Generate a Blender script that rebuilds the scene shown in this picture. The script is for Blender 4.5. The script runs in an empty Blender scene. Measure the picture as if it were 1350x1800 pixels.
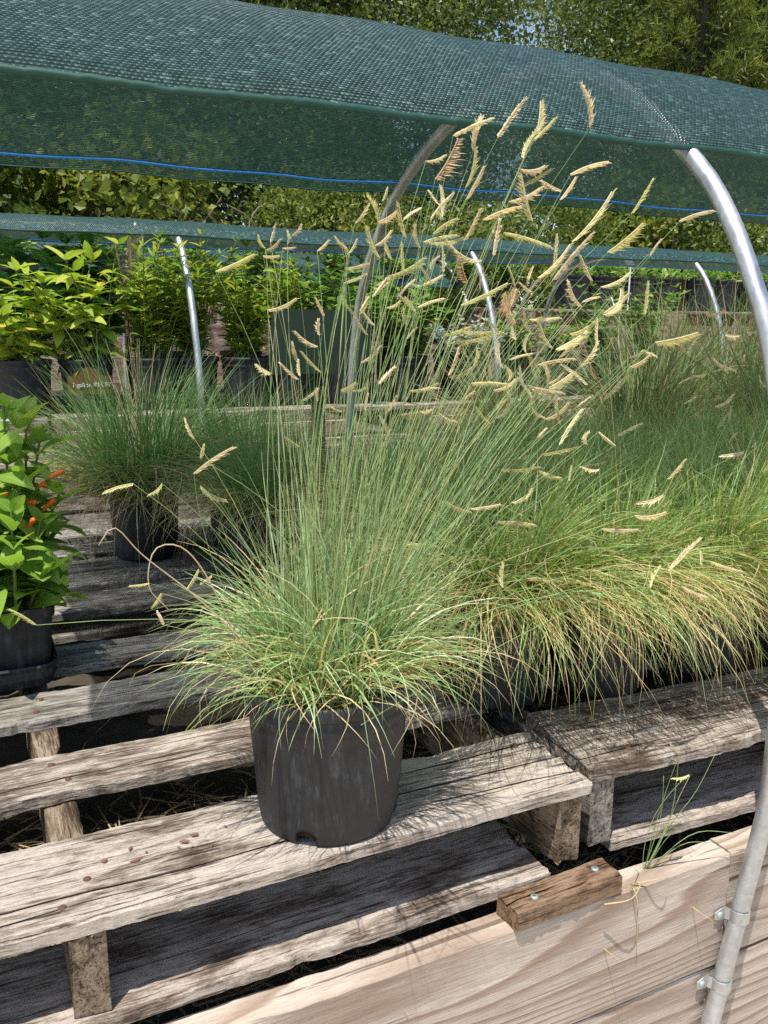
import bpy, bmesh, math, random
import numpy as np
from mathutils import Matrix, Vector

R = math.radians
rng = np.random.default_rng(11)
random.seed(11)
scene = bpy.context.scene
COL = scene.collection

# ------------------------------------------------------------------ camera, sky, sun, exposure
def camera_axes(yaw, pitch, roll):
    f = np.array([math.sin(yaw) * math.cos(pitch), math.cos(yaw) * math.cos(pitch), -math.sin(pitch)])
    r = np.array([math.cos(yaw), -math.sin(yaw), 0.0])
    d = np.cross(f, r)
    return math.cos(roll) * r + math.sin(roll) * d, -math.sin(roll) * r + math.cos(roll) * d, f

cam_data = bpy.data.cameras.new('camera')
cam = bpy.data.objects.new('camera', cam_data)
COL.objects.link(cam)
_r, _d, _f = camera_axes(R(25.96), R(12.64), R(-0.59))
cam.matrix_world = Matrix(((_r[0], -_d[0], -_f[0], 0.0), (_r[1], -_d[1], -_f[1], 0.0),
                           (_r[2], -_d[2], -_f[2], 0.55), (0, 0, 0, 1)))
cam_data.sensor_fit = 'VERTICAL'
cam_data.sensor_height = 24.0
cam_data.lens = 24.0 * 1519 / 1800
cam_data.clip_start = 0.02
cam_data.clip_end = 500
scene.camera = cam

SUN_DIR = Vector((-0.26, -0.22, 1.0)).normalized()
world = bpy.data.worlds.new('World')
scene.world = world
world.use_nodes = True
_nt = world.node_tree
_nt.nodes.clear()
_sky = _nt.nodes.new('ShaderNodeTexSky')
_sky.sky_type = 'NISHITA'
_sky.sun_disc = False
_sky.sun_elevation = math.asin(SUN_DIR.z)
_sky.sun_rotation = math.atan2(SUN_DIR.x, SUN_DIR.y)
_bg = _nt.nodes.new('ShaderNodeBackground')
_bg.inputs['Strength'].default_value = 0.145
_out = _nt.nodes.new('ShaderNodeOutputWorld')
_nt.links.new(_sky.outputs[0], _bg.inputs[0])
_nt.links.new(_bg.outputs[0], _out.inputs[0])

sun_data = bpy.data.lights.new('sun', 'SUN')
sun_data.energy = 4.8
sun_data.angle = R(0.53)
sun_data.color = (1.0, 0.955, 0.88)
sun = bpy.data.objects.new('sun', sun_data)
COL.objects.link(sun)
sun.rotation_euler = SUN_DIR.to_track_quat('Z', 'Y').to_euler()

scene.view_settings.view_transform = 'Standard'
scene.view_settings.look = 'None'
scene.view_settings.gamma = 1.0
scene.view_settings.exposure = 0.30
scene.view_settings.use_curve_mapping = False
scene.render.engine = 'CYCLES'
scene.cycles.max_bounces = 6
scene.cycles.diffuse_bounces = 3
scene.cycles.glossy_bounces = 2
scene.cycles.transmission_bounces = 5
scene.cycles.transparent_max_bounces = 16
scene.cycles.use_denoising = False
scene.cycles.caustics_reflective = False
scene.cycles.caustics_refractive = False

# ------------------------------------------------------------------ helpers: tags, meshes
def tag(o, label=None, cat=None, group=None, kind=None):
    if label: o['label'] = label
    if cat: o['category'] = cat
    if group: o['group'] = group
    if kind: o['kind'] = kind
    return o

def thing(name, label, cat, loc=(0, 0, 0), rz=0.0, group=None):
    o = bpy.data.objects.new(name, None)
    o.empty_display_size = 0.05
    COL.objects.link(o)
    o.location = loc
    o.rotation_euler = (0, 0, rz)
    return tag(o, label, cat, group)

def np_mesh(name, V, F, mat, smooth=False, attrs=None):
    """mesh from numpy vertices and a list of (m,k) index arrays"""
    V = np.asarray(V, dtype=np.float32)
    if isinstance(F, np.ndarray): F = [F]
    me = bpy.data.meshes.new(name)
    me.vertices.add(len(V))
    me.vertices.foreach_set('co', V.ravel())
    loops = np.concatenate([f.ravel() for f in F]).astype(np.int32)
    counts = np.concatenate([np.full(len(f), f.shape[1], dtype=np.int32) for f in F])
    starts = np.concatenate([[0], np.cumsum(counts)[:-1]]).astype(np.int32)
    me.loops.add(len(loops))
    me.loops.foreach_set('vertex_index', loops)
    me.polygons.add(len(counts))
    me.polygons.foreach_set('loop_start', starts)
    me.polygons.foreach_set('loop_total', counts)
    me.polygons.foreach_set('use_smooth', np.full(len(counts), bool(smooth), dtype=bool))
    for k, v in (attrs or {}).items():
        a = me.attributes.new(k, 'FLOAT', 'POINT')
        a.data.foreach_set('value', np.asarray(v, dtype=np.float32))
    me.update(calc_edges=True)
    me.validate()
    if mat: me.materials.append(mat)
    return me

def link(name, me, parent=None, loc=None, rot=None, kind=None):
    o = bpy.data.objects.new(name, me)
    COL.objects.link(o)
    if parent is not None: o.parent = parent
    if loc is not None: o.location = loc
    if rot is not None: o.rotation_euler = rot
    if kind: o['kind'] = kind
    return o

class MB:
    """collects shapes, builds ONE mesh"""
    def __init__(self): self.v = []; self.f = []; self.n = 0
    def add(self, V, F):
        self.v.append(np.asarray(V, dtype=float))
        self.f += [tuple(i + self.n for i in q) for q in F]
        self.n += len(V)
        return self
    def box(self, a, b):
        (x0, y0, z0), (x1, y1, z1) = a, b
        return self.add([(x0,y0,z0),(x1,y0,z0),(x1,y1,z0),(x0,y1,z0),(x0,y0,z1),(x1,y0,z1),(x1,y1,z1),(x0,y1,z1)],
                        [(0,3,2,1),(4,5,6,7),(0,1,5,4),(1,2,6,5),(2,3,7,6),(3,0,4,7)])
    def tube(self, P, rad, n=10, cap=True):
        P = np.asarray(P, dtype=float)
        m = len(P)
        rad = np.full(m, rad) if np.isscalar(rad) else np.asarray(rad, dtype=float)
        T = np.gradient(P, axis=0)
        T /= np.linalg.norm(T, axis=1)[:, None] + 1e-12
        u = np.cross(T[0], (0, 0, 1.0))
        if np.linalg.norm(u) < 1e-3: u = np.cross(T[0], (1.0, 0, 0))
        u /= np.linalg.norm(u)
        ang = np.linspace(0, 2 * math.pi, n, endpoint=False)
        V = []
        for i in range(m):
            u = u - T[i] * np.dot(u, T[i]); u /= np.linalg.norm(u) + 1e-12
            w = np.cross(T[i], u)
            V.append(P[i] + rad[i] * (np.cos(ang)[:, None] * u + np.sin(ang)[:, None] * w))
        F = [(i*n+j, i*n+(j+1) % n, (i+1)*n+(j+1) % n, (i+1)*n+j) for i in range(m-1) for j in range(n)]
        if cap: F += [tuple(range(n-1, -1, -1)), tuple((m-1)*n+j for j in range(n))]
        return self.add(np.concatenate(V), F)
    def lathe(self, prof, n=40, c=(0, 0, 0)):
        ang = np.linspace(0, 2 * math.pi, n, endpoint=False)
        V = [(c[0]+r*math.cos(a), c[1]+r*math.sin(a), c[2]+z) for r, z in prof for a in ang]
        m = len(prof)
        F = [(i*n+j, i*n+(j+1) % n, (i+1)*n+(j+1) % n, (i+1)*n+j) for i in range(m-1) for j in range(n)]
        return self.add(V, F)
    def mesh(self, name, mat, smooth=False):
        me = bpy.data.meshes.new(name)
        me.from_pydata(np.concatenate(self.v).tolist(), [], self.f)
        me.polygons.foreach_set('use_smooth', np.full(len(me.polygons), bool(smooth), dtype=bool))
        me.update()
        if mat: me.materials.append(mat)
        return me
    def build(self, name, mat, parent=None, smooth=False, loc=None, rot=None, kind=None):
        return link(name, self.mesh(name, mat, smooth), parent, loc, rot, kind)

def smooth_noise(n, step, rg, amp=1.0):
    """1-D smooth noise over n samples with knots every `step` samples"""
    k = max(2, int(n / step) + 3)
    return amp * np.interp(np.linspace(0, k - 1, n), np.arange(k), rg.normal(size=k))

def frame(d, up=(0, 0, 1.0)):
    """rotation with local x along d and local z near up"""
    d = Vector(d).normalized()
    u = Vector(up)
    y = u.cross(d)
    if y.length < 1e-4: y = Vector((0, 1, 0)).cross(d)
    y.normalize()
    z = d.cross(y)
    return Matrix((d, y, z)).transposed()

# ------------------------------------------------------------------ materials
class G:
    def __init__(self, name):
        self.mat = bpy.data.materials.new(name)
        self.mat.use_nodes = True
        self.nt = self.mat.node_tree
        self.nt.nodes.clear()
        self.out = self.nt.nodes.new('ShaderNodeOutputMaterial')
    def n(self, typ, ins=None, **props):
        nd = self.nt.nodes.new(typ)
        for k, v in props.items(): setattr(nd, k, v)
        for k, v in (ins or {}).items():
            s = nd.inputs[k]
            if isinstance(v, bpy.types.NodeSocket): self.nt.links.new(v, s)
            else:
                if hasattr(s.default_value, '__len__') and not hasattr(v, '__len__'): v = (v,) * len(s.default_value)
                if hasattr(v, '__len__') and len(v) == 3 and len(s.default_value) == 4: v = (*v, 1.0)
                s.default_value = v
        return nd
    def m(self, op, a, b=0.0, c=0.0, clamp=False):
        return self.n('ShaderNodeMath', {0: a, 1: b, 2: c}, operation=op, use_clamp=clamp).outputs[0]
    def ramp(self, fac, stops, interp='LINEAR'):
        nd = self.n('ShaderNodeValToRGB', {0: fac})
        cr = nd.color_ramp
        cr.interpolation = interp
        while len(cr.elements) < len(stops): cr.elements.new(0.5)
        for e, (p, c) in zip(cr.elements, stops):
            e.position = p
            e.color = (*c, 1.0) if len(c) == 3 else c
        return nd.outputs[0]
    def mix(self, fac, a, b, mode='MIX'):
        nd = self.n('ShaderNodeMix', data_type='RGBA', blend_type=mode)
        for i, v in ((0, fac), (6, a), (7, b)):
            s = nd.inputs[i]
            if isinstance(v, bpy.types.NodeSocket): self.nt.links.new(v, s)
            else: s.default_value = (*v, 1.0) if hasattr(v, '__len__') else v
        return nd.outputs[2]
    def noise(self, vec, scale=5.0, detail=4.0, rough=0.55, dist=0.0):
        return self.n('ShaderNodeTexNoise', {'Vector': vec, 'Scale': scale, 'Detail': detail, 'Roughness': rough, 'Distortion': dist}).outputs[0]
    def mapped(self, scale, src='Object', shift=True):
        tc = self.n('ShaderNodeTexCoord').outputs[src]
        mp = self.n('ShaderNodeMapping', {'Vector': tc, 'Scale': scale})
        if shift:
            rnd = self.n('ShaderNodeObjectInfo').outputs['Random']
            off = self.n('ShaderNodeVectorMath', {0: (37.0, 19.0, 53.0), 3: 1.0}, operation='SCALE')
            self.nt.links.new(rnd, off.inputs[3])
            self.nt.links.new(off.outputs[0], mp.inputs['Location'])
        return mp.outputs[0]
    def bump(self, h, strength=0.5, dist=0.002):
        return self.n('ShaderNodeBump', {'Height': h, 'Strength': strength, 'Distance': dist}).outputs[0]
    def principled(self, col, rough=0.6, normal=None, metal=0.0, spec=0.4, **kw):
        ins = {'Base Color': col, 'Roughness': rough, 'Metallic': metal, 'Specular IOR Level': spec}
        ins.update(kw)
        if normal is not None: ins['Normal'] = normal
        return self.n('ShaderNodeBsdfPrincipled', ins).outputs[0]
    def done(self, sh):
        self.nt.links.new(sh, self.out.inputs[0])
        return self.mat

def wood_old(name, dark, mid, light, grey=0.0):
    """weathered pallet wood, grain along local x"""
    g = G(name)
    fine = g.noise(g.mapped((38, 460, 460)), 1.0, 6, 0.75, 0.4)
    grain = g.noise(g.mapped((9.0, 120, 120)), 1.0, 6, 0.70, 1.0)
    patch = g.noise(g.mapped((9, 26, 26)), 1.0, 6, 0.7, 0.5)
    rnd = g.n('ShaderNodeObjectInfo').outputs['Random']
    f = g.m('ADD', g.m('MULTIPLY', fine, 0.55), g.m('MULTIPLY', grain, 0.45))
    f = g.m('ADD', f, g.m('MULTIPLY', g.m('SUBTRACT', patch, 0.5), 0.75))
    f = g.m('ADD', f, g.m('MULTIPLY', g.m('SUBTRACT', rnd, 0.5), 0.10))
    col = g.ramp(f, [(0.37, dark), (0.465, mid), (0.56, light), (0.70, tuple(min(1, c * 1.12) for c in light))])
    # dark checks that run with the grain, and dirt
    chk = g.noise(g.mapped((9.0, 230, 230)), 1.0, 4, 0.6, 0.4)
    chk = g.ramp(chk, [(0.35, (1, 1, 1)), (0.41, (0, 0, 0))])
    col = g.mix(g.m('MULTIPLY', chk, 0.75), col, tuple(c * 0.35 for c in dark))
    dirt = g.noise(g.mapped((22, 45, 45)), 1.0, 7, 0.8)
    dirt = g.ramp(dirt, [(0.52, (0, 0, 0)), (0.66, (1, 1, 1))])
    col = g.mix(g.m('MULTIPLY', dirt, 0.50), col, (dark[0] * 1.05, dark[1] * .95, dark[2] * .85))
    grit = g.noise(g.mapped((320, 620, 620)), 1.0, 4, 0.7)
    pit = g.ramp(grit, [(0.30, (1, 1, 1)), (0.40, (0, 0, 0))])
    col = g.mix(g.m('MULTIPLY', pit, 0.45), col, tuple(c * 0.7 for c in dark))
    h = g.m('ADD', g.m('ADD', f, g.m('MULTIPLY', grit, 0.25)), g.m('MULTIPLY', chk, -0.5))
    return g.done(g.principled(col, 0.85, g.bump(h, 1.0, 0.004), spec=0.15))

def wood_pine(name):
    """sawn pine with cathedral grain, along local x, face in x-z"""
    g = G(name)
    base = g.mapped((0.9, 5.5, 5.5))
    field = g.noise(base, 1.0, 1.0, 0.4, 0.15)
    wob = g.noise(g.mapped((3.0, 40, 40)), 1.0, 3, 0.5)
    lin = g.n('ShaderNodeSeparateXYZ', {0: g.n('ShaderNodeTexCoord').outputs['Object']})
    ph = g.m('ADD', g.m('MULTIPLY', field, 17.0), g.m('MULTIPLY', wob, 0.9))
    ph = g.m('ADD', ph, g.m('MULTIPLY', g.m('ADD', lin.outputs[1], lin.outputs[2]), 44.0))
    fr = g.m('FRACT', ph)
    late = g.ramp(fr, [(0.0, (0, 0, 0)), (0.45, (0.12,) * 3), (0.86, (1, 1, 1)), (0.93, (0.8,) * 3), (1.0, (0, 0, 0))])
    fine = g.noise(g.mapped((22, 420, 420)), 1.0, 6, 0.72)
    patch = g.noise(g.mapped((4, 16, 16)), 1.0, 6, 0.7)
    col = g.ramp(g.m('ADD', g.m('MULTIPLY', fine, 0.5), g.m('MULTIPLY', patch, 0.5)),
                 [(0.33, (0.38, 0.305, 0.24)), (0.50, (0.57, 0.48, 0.395)), (0.64, (0.74, 0.66, 0.57))])
    col = g.mix(g.m('MULTIPLY', late, 0.85), col, (0.31, 0.21, 0.15))
    stain = g.ramp(g.noise(g.mapped((5, 11, 11)), 1.0, 7, 0.75), [(0.50, (0, 0, 0)), (0.68, (1, 1, 1))])
    col = g.mix(g.m('MULTIPLY', stain, 0.45), col, (0.27, 0.23, 0.19))
    spl = g.ramp(g.noise(g.mapped((2.0, 28, 28)), 1.0, 3, 0.6), [(0.62, (0, 0, 0)), (0.70, (1, 1, 1))])
    col = g.mix(g.m('MULTIPLY', spl, 0.45), col, (0.68, 0.60, 0.50))
    ck = g.ramp(g.noise(g.mapped((1.4, 105, 105)), 1.0, 2, 0.5), [(0.26, (1, 1, 1)), (0.31, (0, 0, 0))])
    col = g.mix(g.m('MULTIPLY', ck, 0.7), col, (0.10, 0.06, 0.04))
    h = g.m('ADD', g.m('MULTIPLY', fine, 0.9), g.m('MULTIPLY', late, 0.35))
    h = g.m('ADD', h, g.m('MULTIPLY', ck, -0.8))
    return g.done(g.principled(col, 0.75, g.bump(h, 0.8, 0.0025), spec=0.2))

def leafy(name, stops, trans=0.35, rough=0.5, attr='rnd', objrand=False, tcol=1.25, spec=0.35):
    g = G(name)
    if objrand: fac = g.n('ShaderNodeObjectInfo').outputs['Random']
    else: fac = g.n('ShaderNodeAttribute', attribute_name=attr).outputs['Fac']
    col = g.ramp(fac, stops)
    nz = g.noise(g.n('ShaderNodeTexCoord').outputs['Object'], 55.0, 2, 0.5)
    col = g.mix(0.35, col, g.ramp(nz, [(0.3, (0.35, 0.35, 0.35)), (0.7, (0.75, 0.75, 0.75))]), 'OVERLAY')
    nrm = None
    if objrand and name.endswith('_leaf'):
        oc = g.n('ShaderNodeSeparateXYZ', {0: g.n('ShaderNodeTexCoord').outputs['Object']})
        ay = g.m('ABSOLUTE', oc.outputs[1])
        rib = g.m('LESS_THAN', ay, 0.012)
        vein = g.m('SINE', g.m('MULTIPLY', g.m('SUBTRACT', oc.outputs[0], g.m('MULTIPLY', ay, 0.9)), 60.0))
        vein = g.ramp(vein, [(0.86, (0, 0, 0)), (0.98, (1, 1, 1))])
        vv = g.m('MAXIMUM', rib, g.m('MULTIPLY', vein, 0.45))
        col = g.mix(g.m('MULTIPLY', vv, 0.45), col, (0.55, 0.62, 0.28))
        nrm = g.bump(g.m('MULTIPLY', vv, -1.0), 0.5, 0.02)
    p = g.principled(col, rough, nrm, spec=spec)
    tc = g.mix(1.0, col, (tcol, tcol * 1.05, tcol * 0.55), 'MULTIPLY')
    t = g.n('ShaderNodeBsdfTranslucent', {'Color': tc}).outputs[0]
    mx = g.n('ShaderNodeMixShader', {0: trans, 1: p, 2: t}).outputs[0]
    return g.done(mx)

def plain(name, col, rough=0.6, var=0.25, scale=30.0, metal=0.0, spec=0.4, bump=0.2, emit=None):
    g = G(name)
    nz = g.noise(g.mapped((1, 1, 1)), scale, 5, 0.6)
    c = g.mix(g.m('MULTIPLY', nz, 1.0), tuple(x * (1 - var) for x in col), tuple(min(1, x * (1 + var)) for x in col))
    return g.done(g.principled(c, rough, g.bump(nz, bump, 0.001), metal, spec))

MAT = {}
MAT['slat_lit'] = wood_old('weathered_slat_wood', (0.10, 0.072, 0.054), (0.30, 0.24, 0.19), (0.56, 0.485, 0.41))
MAT['slat_grey'] = wood_old('grey_slat_wood', (0.09, 0.078, 0.062), (0.25, 0.222, 0.185), (0.42, 0.385, 0.335))  # darker slat copy; rows under the net carry part of its shade as colour
MAT['slat_dark'] = wood_old('shaded_slat_wood', (0.03, 0.029, 0.023), (0.12, 0.112, 0.09), (0.26, 0.245, 0.20))  # darkest slat copy, shade of the net put into the wood colour
MAT['stringer'] = wood_old('stringer_wood', (0.06, 0.042, 0.028), (0.20, 0.145, 0.095), (0.36, 0.28, 0.20))
MAT['shim'] = wood_old('brown_block_wood', (0.04, 0.023, 0.013), (0.14, 0.08, 0.045), (0.30, 0.20, 0.13))
MAT['red_wood'] = wood_old('reddish_pallet_wood', (0.12, 0.07, 0.05), (0.30, 0.20, 0.16), (0.48, 0.38, 0.32))
MAT['pine'] = wood_pine('sawn_pine')
MAT['steel'] = None

def galvanised():
    g = G('galvanised_steel')
    v = g.n('ShaderNodeTexVoronoi', {'Vector': g.mapped((1, 1, 1)), 'Scale': 160.0}).outputs['Color']
    nz = g.noise(g.mapped((40, 40, 3)), 1.0, 4, 0.6)
    f = g.m('ADD', g.m('MULTIPLY', v, 0.25), g.m('MULTIPLY', nz, 0.75))
    col = g.ramp(f, [(0.3, (0.44, 0.45, 0.455)), (0.7, (0.66, 0.675, 0.68))])
    r = g.ramp(nz, [(0.3, (0.40,) * 3), (0.7, (0.60,) * 3)])
    return g.done(g.principled(col, r, g.bump(nz, 0.08, 0.0006), 0.85, 0.5))
MAT['steel'] = galvanised()

def black_plastic():
    g = G('dusty_black_plastic')
    streak = g.noise(g.mapped((110, 110, 9)), 1.0, 6, 0.7)
    dust = g.noise(g.mapped((38, 38, 30)), 1.0, 7, 0.75)
    f = g.m('ADD', g.m('MULTIPLY', streak, 0.55), g.m('MULTIPLY', dust, 0.45))
    col = g.ramp(f, [(0.40, (0.011, 0.0115, 0.013)), (0.53, (0.024, 0.0255, 0.028)), (0.70, (0.11, 0.115, 0.12))])
    rg = g.ramp(f, [(0.4, (0.42,) * 3), (0.7, (0.75,) * 3)])
    return g.done(g.principled(col, rg, g.bump(f, 0.25, 0.0012), spec=0.42))
MAT['pot'] = black_plastic()
MAT['soil'] = plain('potting_soil', (0.045, 0.032, 0.022), 0.95, 0.5, 90, bump=0.9, spec=0.1)
MAT['rust'] = plain('rusty_nail', (0.11, 0.055, 0.035), 0.8, 0.4, 300)
MAT['chip'] = plain('bark_chip', (0.23, 0.12, 0.07), 0.85, 0.5, 120)
MAT['screw'] = plain('zinc_screw', (0.45, 0.55, 0.50), 0.4, 0.15, 200, metal=0.5)
MAT['screw_slot'] = plain('screw_recess', (0.05, 0.06, 0.06), 0.6, 0.1, 100)
MAT['blue'] = plain('blue_twine', (0.05, 0.30, 0.95), 0.5, 0.3, 400)
MAT['white'] = plain('white_plastic', (0.75, 0.75, 0.74), 0.5, 0.06, 20)
MAT['sign_green'] = plain('dark_green_board', (0.009, 0.024, 0.011), 0.7, 0.2, 12)
MAT['sign_brown'] = plain('brown_plaque', (0.16, 0.085, 0.02), 0.6, 0.2, 40)
MAT['letter'] = plain('cream_lettering', (0.72, 0.70, 0.62), 0.6, 0.05, 40)
MAT['stake'] = plain('brown_stake', (0.16, 0.10, 0.075), 0.8, 0.3, 60)
MAT['bark'] = plain('tree_bark', (0.085, 0.065, 0.048), 0.95, 0.5, 14, bump=1.0)
MAT['twig'] = plain('dry_twig', (0.24, 0.18, 0.13), 0.9, 0.4, 30)
MAT['stem'] = plain('green_stem', (0.15, 0.20, 0.06), 0.6, 0.25, 80)
MAT['purple_stem'] = plain('reddish_stem', (0.16, 0.13, 0.05), 0.6, 0.3, 80)
MAT['straw'] = plain('dry_straw', (0.50, 0.40, 0.23), 0.8, 0.35, 60)
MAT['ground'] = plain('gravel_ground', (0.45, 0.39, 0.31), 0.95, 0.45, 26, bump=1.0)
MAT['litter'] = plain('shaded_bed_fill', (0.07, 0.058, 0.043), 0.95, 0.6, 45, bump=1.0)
MAT['pebble'] = plain('pebble', (0.33, 0.30, 0.26), 0.9, 0.35, 60)
MAT['orange'] = plain('orange_petal', (0.85, 0.16, 0.02), 0.5, 0.2, 80)
MAT['whiteflower'] = plain('white_petal', (0.80, 0.74, 0.76), 0.6, 0.08, 80)
MAT['yellowflower'] = plain('yellow_petal', (0.85, 0.58, 0.02), 0.6, 0.1, 80)

GREEN_BLADE = [(0.0, (0.62, 0.47, 0.24)), (0.20, (0.80, 0.66, 0.40)), (0.26, (0.33, 0.41, 0.14)), (0.50, (0.23, 0.35, 0.13)),
               (0.78, (0.34, 0.47, 0.23)), (1.0, (0.58, 0.68, 0.44))]
MAT['blade'] = leafy('grass_blade', GREEN_BLADE, 0.36, 0.4, spec=0.5)
MAT['blade_lush'] = leafy('lush_grass_blade', [(0.0, (0.62, 0.47, 0.24)), (0.22, (0.72, 0.58, 0.32)), (0.27, (0.32, 0.39, 0.11)), (0.6, (0.22, 0.35, 0.10)), (0.85, (0.38, 0.50, 0.22)), (1.0, (0.55, 0.64, 0.36))], 0.36, 0.45)
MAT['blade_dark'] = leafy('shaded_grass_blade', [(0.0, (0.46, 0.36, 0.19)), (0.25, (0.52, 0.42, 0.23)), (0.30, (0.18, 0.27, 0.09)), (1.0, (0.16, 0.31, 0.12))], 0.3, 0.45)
MAT['blade_tall'] = leafy('tall_grass_blade', [(0.0, (0.42, 0.33, 0.19)), (0.24, (0.40, 0.32, 0.18)), (0.27, (0.17, 0.25, 0.08)), (1.0, (0.24, 0.36, 0.16))], 0.35, 0.5)
MAT['culm'] = leafy('grass_culm', [(0.0, (0.22, 0.36, 0.14)), (0.6, (0.36, 0.48, 0.20)), (1.0, (0.62, 0.56, 0.28))], 0.2, 0.5, objrand=True)

def head_mat():
    g = G('seed_head')
    oi = g.n('ShaderNodeObjectInfo')
    col = g.mix(g.m('MULTIPLY', oi.outputs['Random'], 0.45), oi.outputs['Color'], (0.86, 0.76, 0.54))
    at = g.n('ShaderNodeAttribute', attribute_name='rnd').outputs['Fac']
    col = g.mix(1.0, col, g.ramp(at, [(0.0, (0.80, 0.76, 0.68)), (1.0, (1.15, 1.12, 1.05))]), 'MULTIPLY')
    p = g.principled(col, 0.6, spec=0.25)
    t = g.n('ShaderNodeBsdfTranslucent', {'Color': col}).outputs[0]
    return g.done(g.n('ShaderNodeMixShader', {0: 0.42, 1: p, 2: t}).outputs[0])
MAT['head'] = head_mat()

def cloth_mat(name, row=0.0046, stitch=0.0062, near=True, cover=0.62):
    """knitted shade net: rows of flat green tape bound by fine chains, real holes between (uses a metric UV)"""
    g = G(name)
    uv = g.n('ShaderNodeUVMap', uv_map='UVMap').outputs[0]
    wob = g.noise(uv, 9.0, 1, 0.4)
    sep = g.n('ShaderNodeSeparateXYZ', {0: uv})
    v = g.m('ADD', sep.outputs[1], g.m('MULTIPLY', wob, 0.003))
    u = g.m('ADD', sep.outputs[0], g.m('MULTIPLY', wob, 0.004))
    rv = g.m('DIVIDE', v, row)
    ri = g.m('FLOOR', rv)
    fv = g.m('FRACT', rv)
    ru = g.m('ADD', g.m('DIVIDE', u, stitch), g.m('MULTIPLY', ri, 0.5))
    fu = g.m('FRACT', ru)
    sv = g.m('SINE', g.m('MULTIPLY', fv, math.pi))
    su = g.m('SINE', g.m('MULTIPLY', fu, math.pi))
    cell = g.n('ShaderNodeCombineXYZ', {0: g.m('FLOOR', ru), 1: ri, 2: 0.0})
    rn = g.n('ShaderNodeTexWhiteNoise', {'Vector': cell.outputs[0]}, noise_dimensions='3D').outputs['Value']
    body = g.m('MULTIPLY', sv, g.m('ADD', 0.55, g.m('MULTIPLY', su, 0.45)))
    alpha = g.m('GREATER_THAN', g.m('ADD', body, g.m('MULTIPLY', g.m('SUBTRACT', rn, 0.5), 0.22)), 1.0 - cover)
    h = g.m('ADD', body, g.m('MULTIPLY', rn, 0.3))
    col = g.ramp(rn, [(0.0, (0.016, 0.058, 0.049)), (0.6, (0.038, 0.105, 0.092)), (0.9, (0.07, 0.165, 0.148)), (1.0, (0.18, 0.29, 0.27))])
    nrm = g.bump(h, 1.0 if near else 0.6, 0.003)
    p = g.principled(col, 0.34, nrm, spec=0.9)
    t = g.n('ShaderNodeBsdfTranslucent', {'Color': (0.012, 0.055, 0.040, 1)}).outputs[0]
    body_s = g.n('ShaderNodeMixShader', {0: 0.3, 1: p, 2: t}).outputs[0]
    tr = g.n('ShaderNodeBsdfTransparent').outputs[0]
    return g.done(g.n('ShaderNodeMixShader', {0: alpha, 1: tr, 2: body_s}).outputs[0])
MAT['cloth'] = cloth_mat('shade_net', cover=0.76)
MAT['cloth_far'] = cloth_mat('shade_net_far', near=False, cover=0.86)
MAT['hem'] = plain('net_hem', (0.014, 0.065, 0.045), 0.55, 0.3, 200)

# ------------------------------------------------------------------ ground
def grid_mesh(name, x0, x1, y0, y1, nx, ny, zfun, mat):
    xs = np.linspace(x0, x1, nx); ys = np.linspace(y0, y1, ny)
    X, Y = np.meshgrid(xs, ys, indexing='ij')
    V = np.stack([X, Y, zfun(X, Y)], -1).reshape(-1, 3)
    i, j = np.meshgrid(np.arange(nx-1), np.arange(ny-1), indexing='ij')
    a = (i*ny+j).ravel()
    return np_mesh(name, V, np.stack([a, a+ny, a+ny+1, a+1], -1), mat, True)

GZ = -0.75
def terrain(X, Y):
    z = np.full_like(X, GZ)
    z += np.clip((Y - 2.4) / 3.0, 0, 1) * 0.45
    z += 0.02 * np.sin(X * 3.1 + Y * 1.7) + 0.015 * np.sin(X * 7.3 - Y * 5.1)
    return z
tag(link('ground', grid_mesh('ground', -90, 110, -60, 150, 220, 240, terrain, MAT['ground'])), kind='structure')
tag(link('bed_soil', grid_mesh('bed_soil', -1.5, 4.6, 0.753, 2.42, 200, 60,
    lambda X, Y: -0.215 + 0.012 * np.sin(X * 23 + 3 * np.sin(Y * 19)) * np.sin(Y * 31 + X * 7) + 0.008 * np.sin(X * 61) * np.sin(Y * 57), MAT['litter'])), kind='structure')

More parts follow.
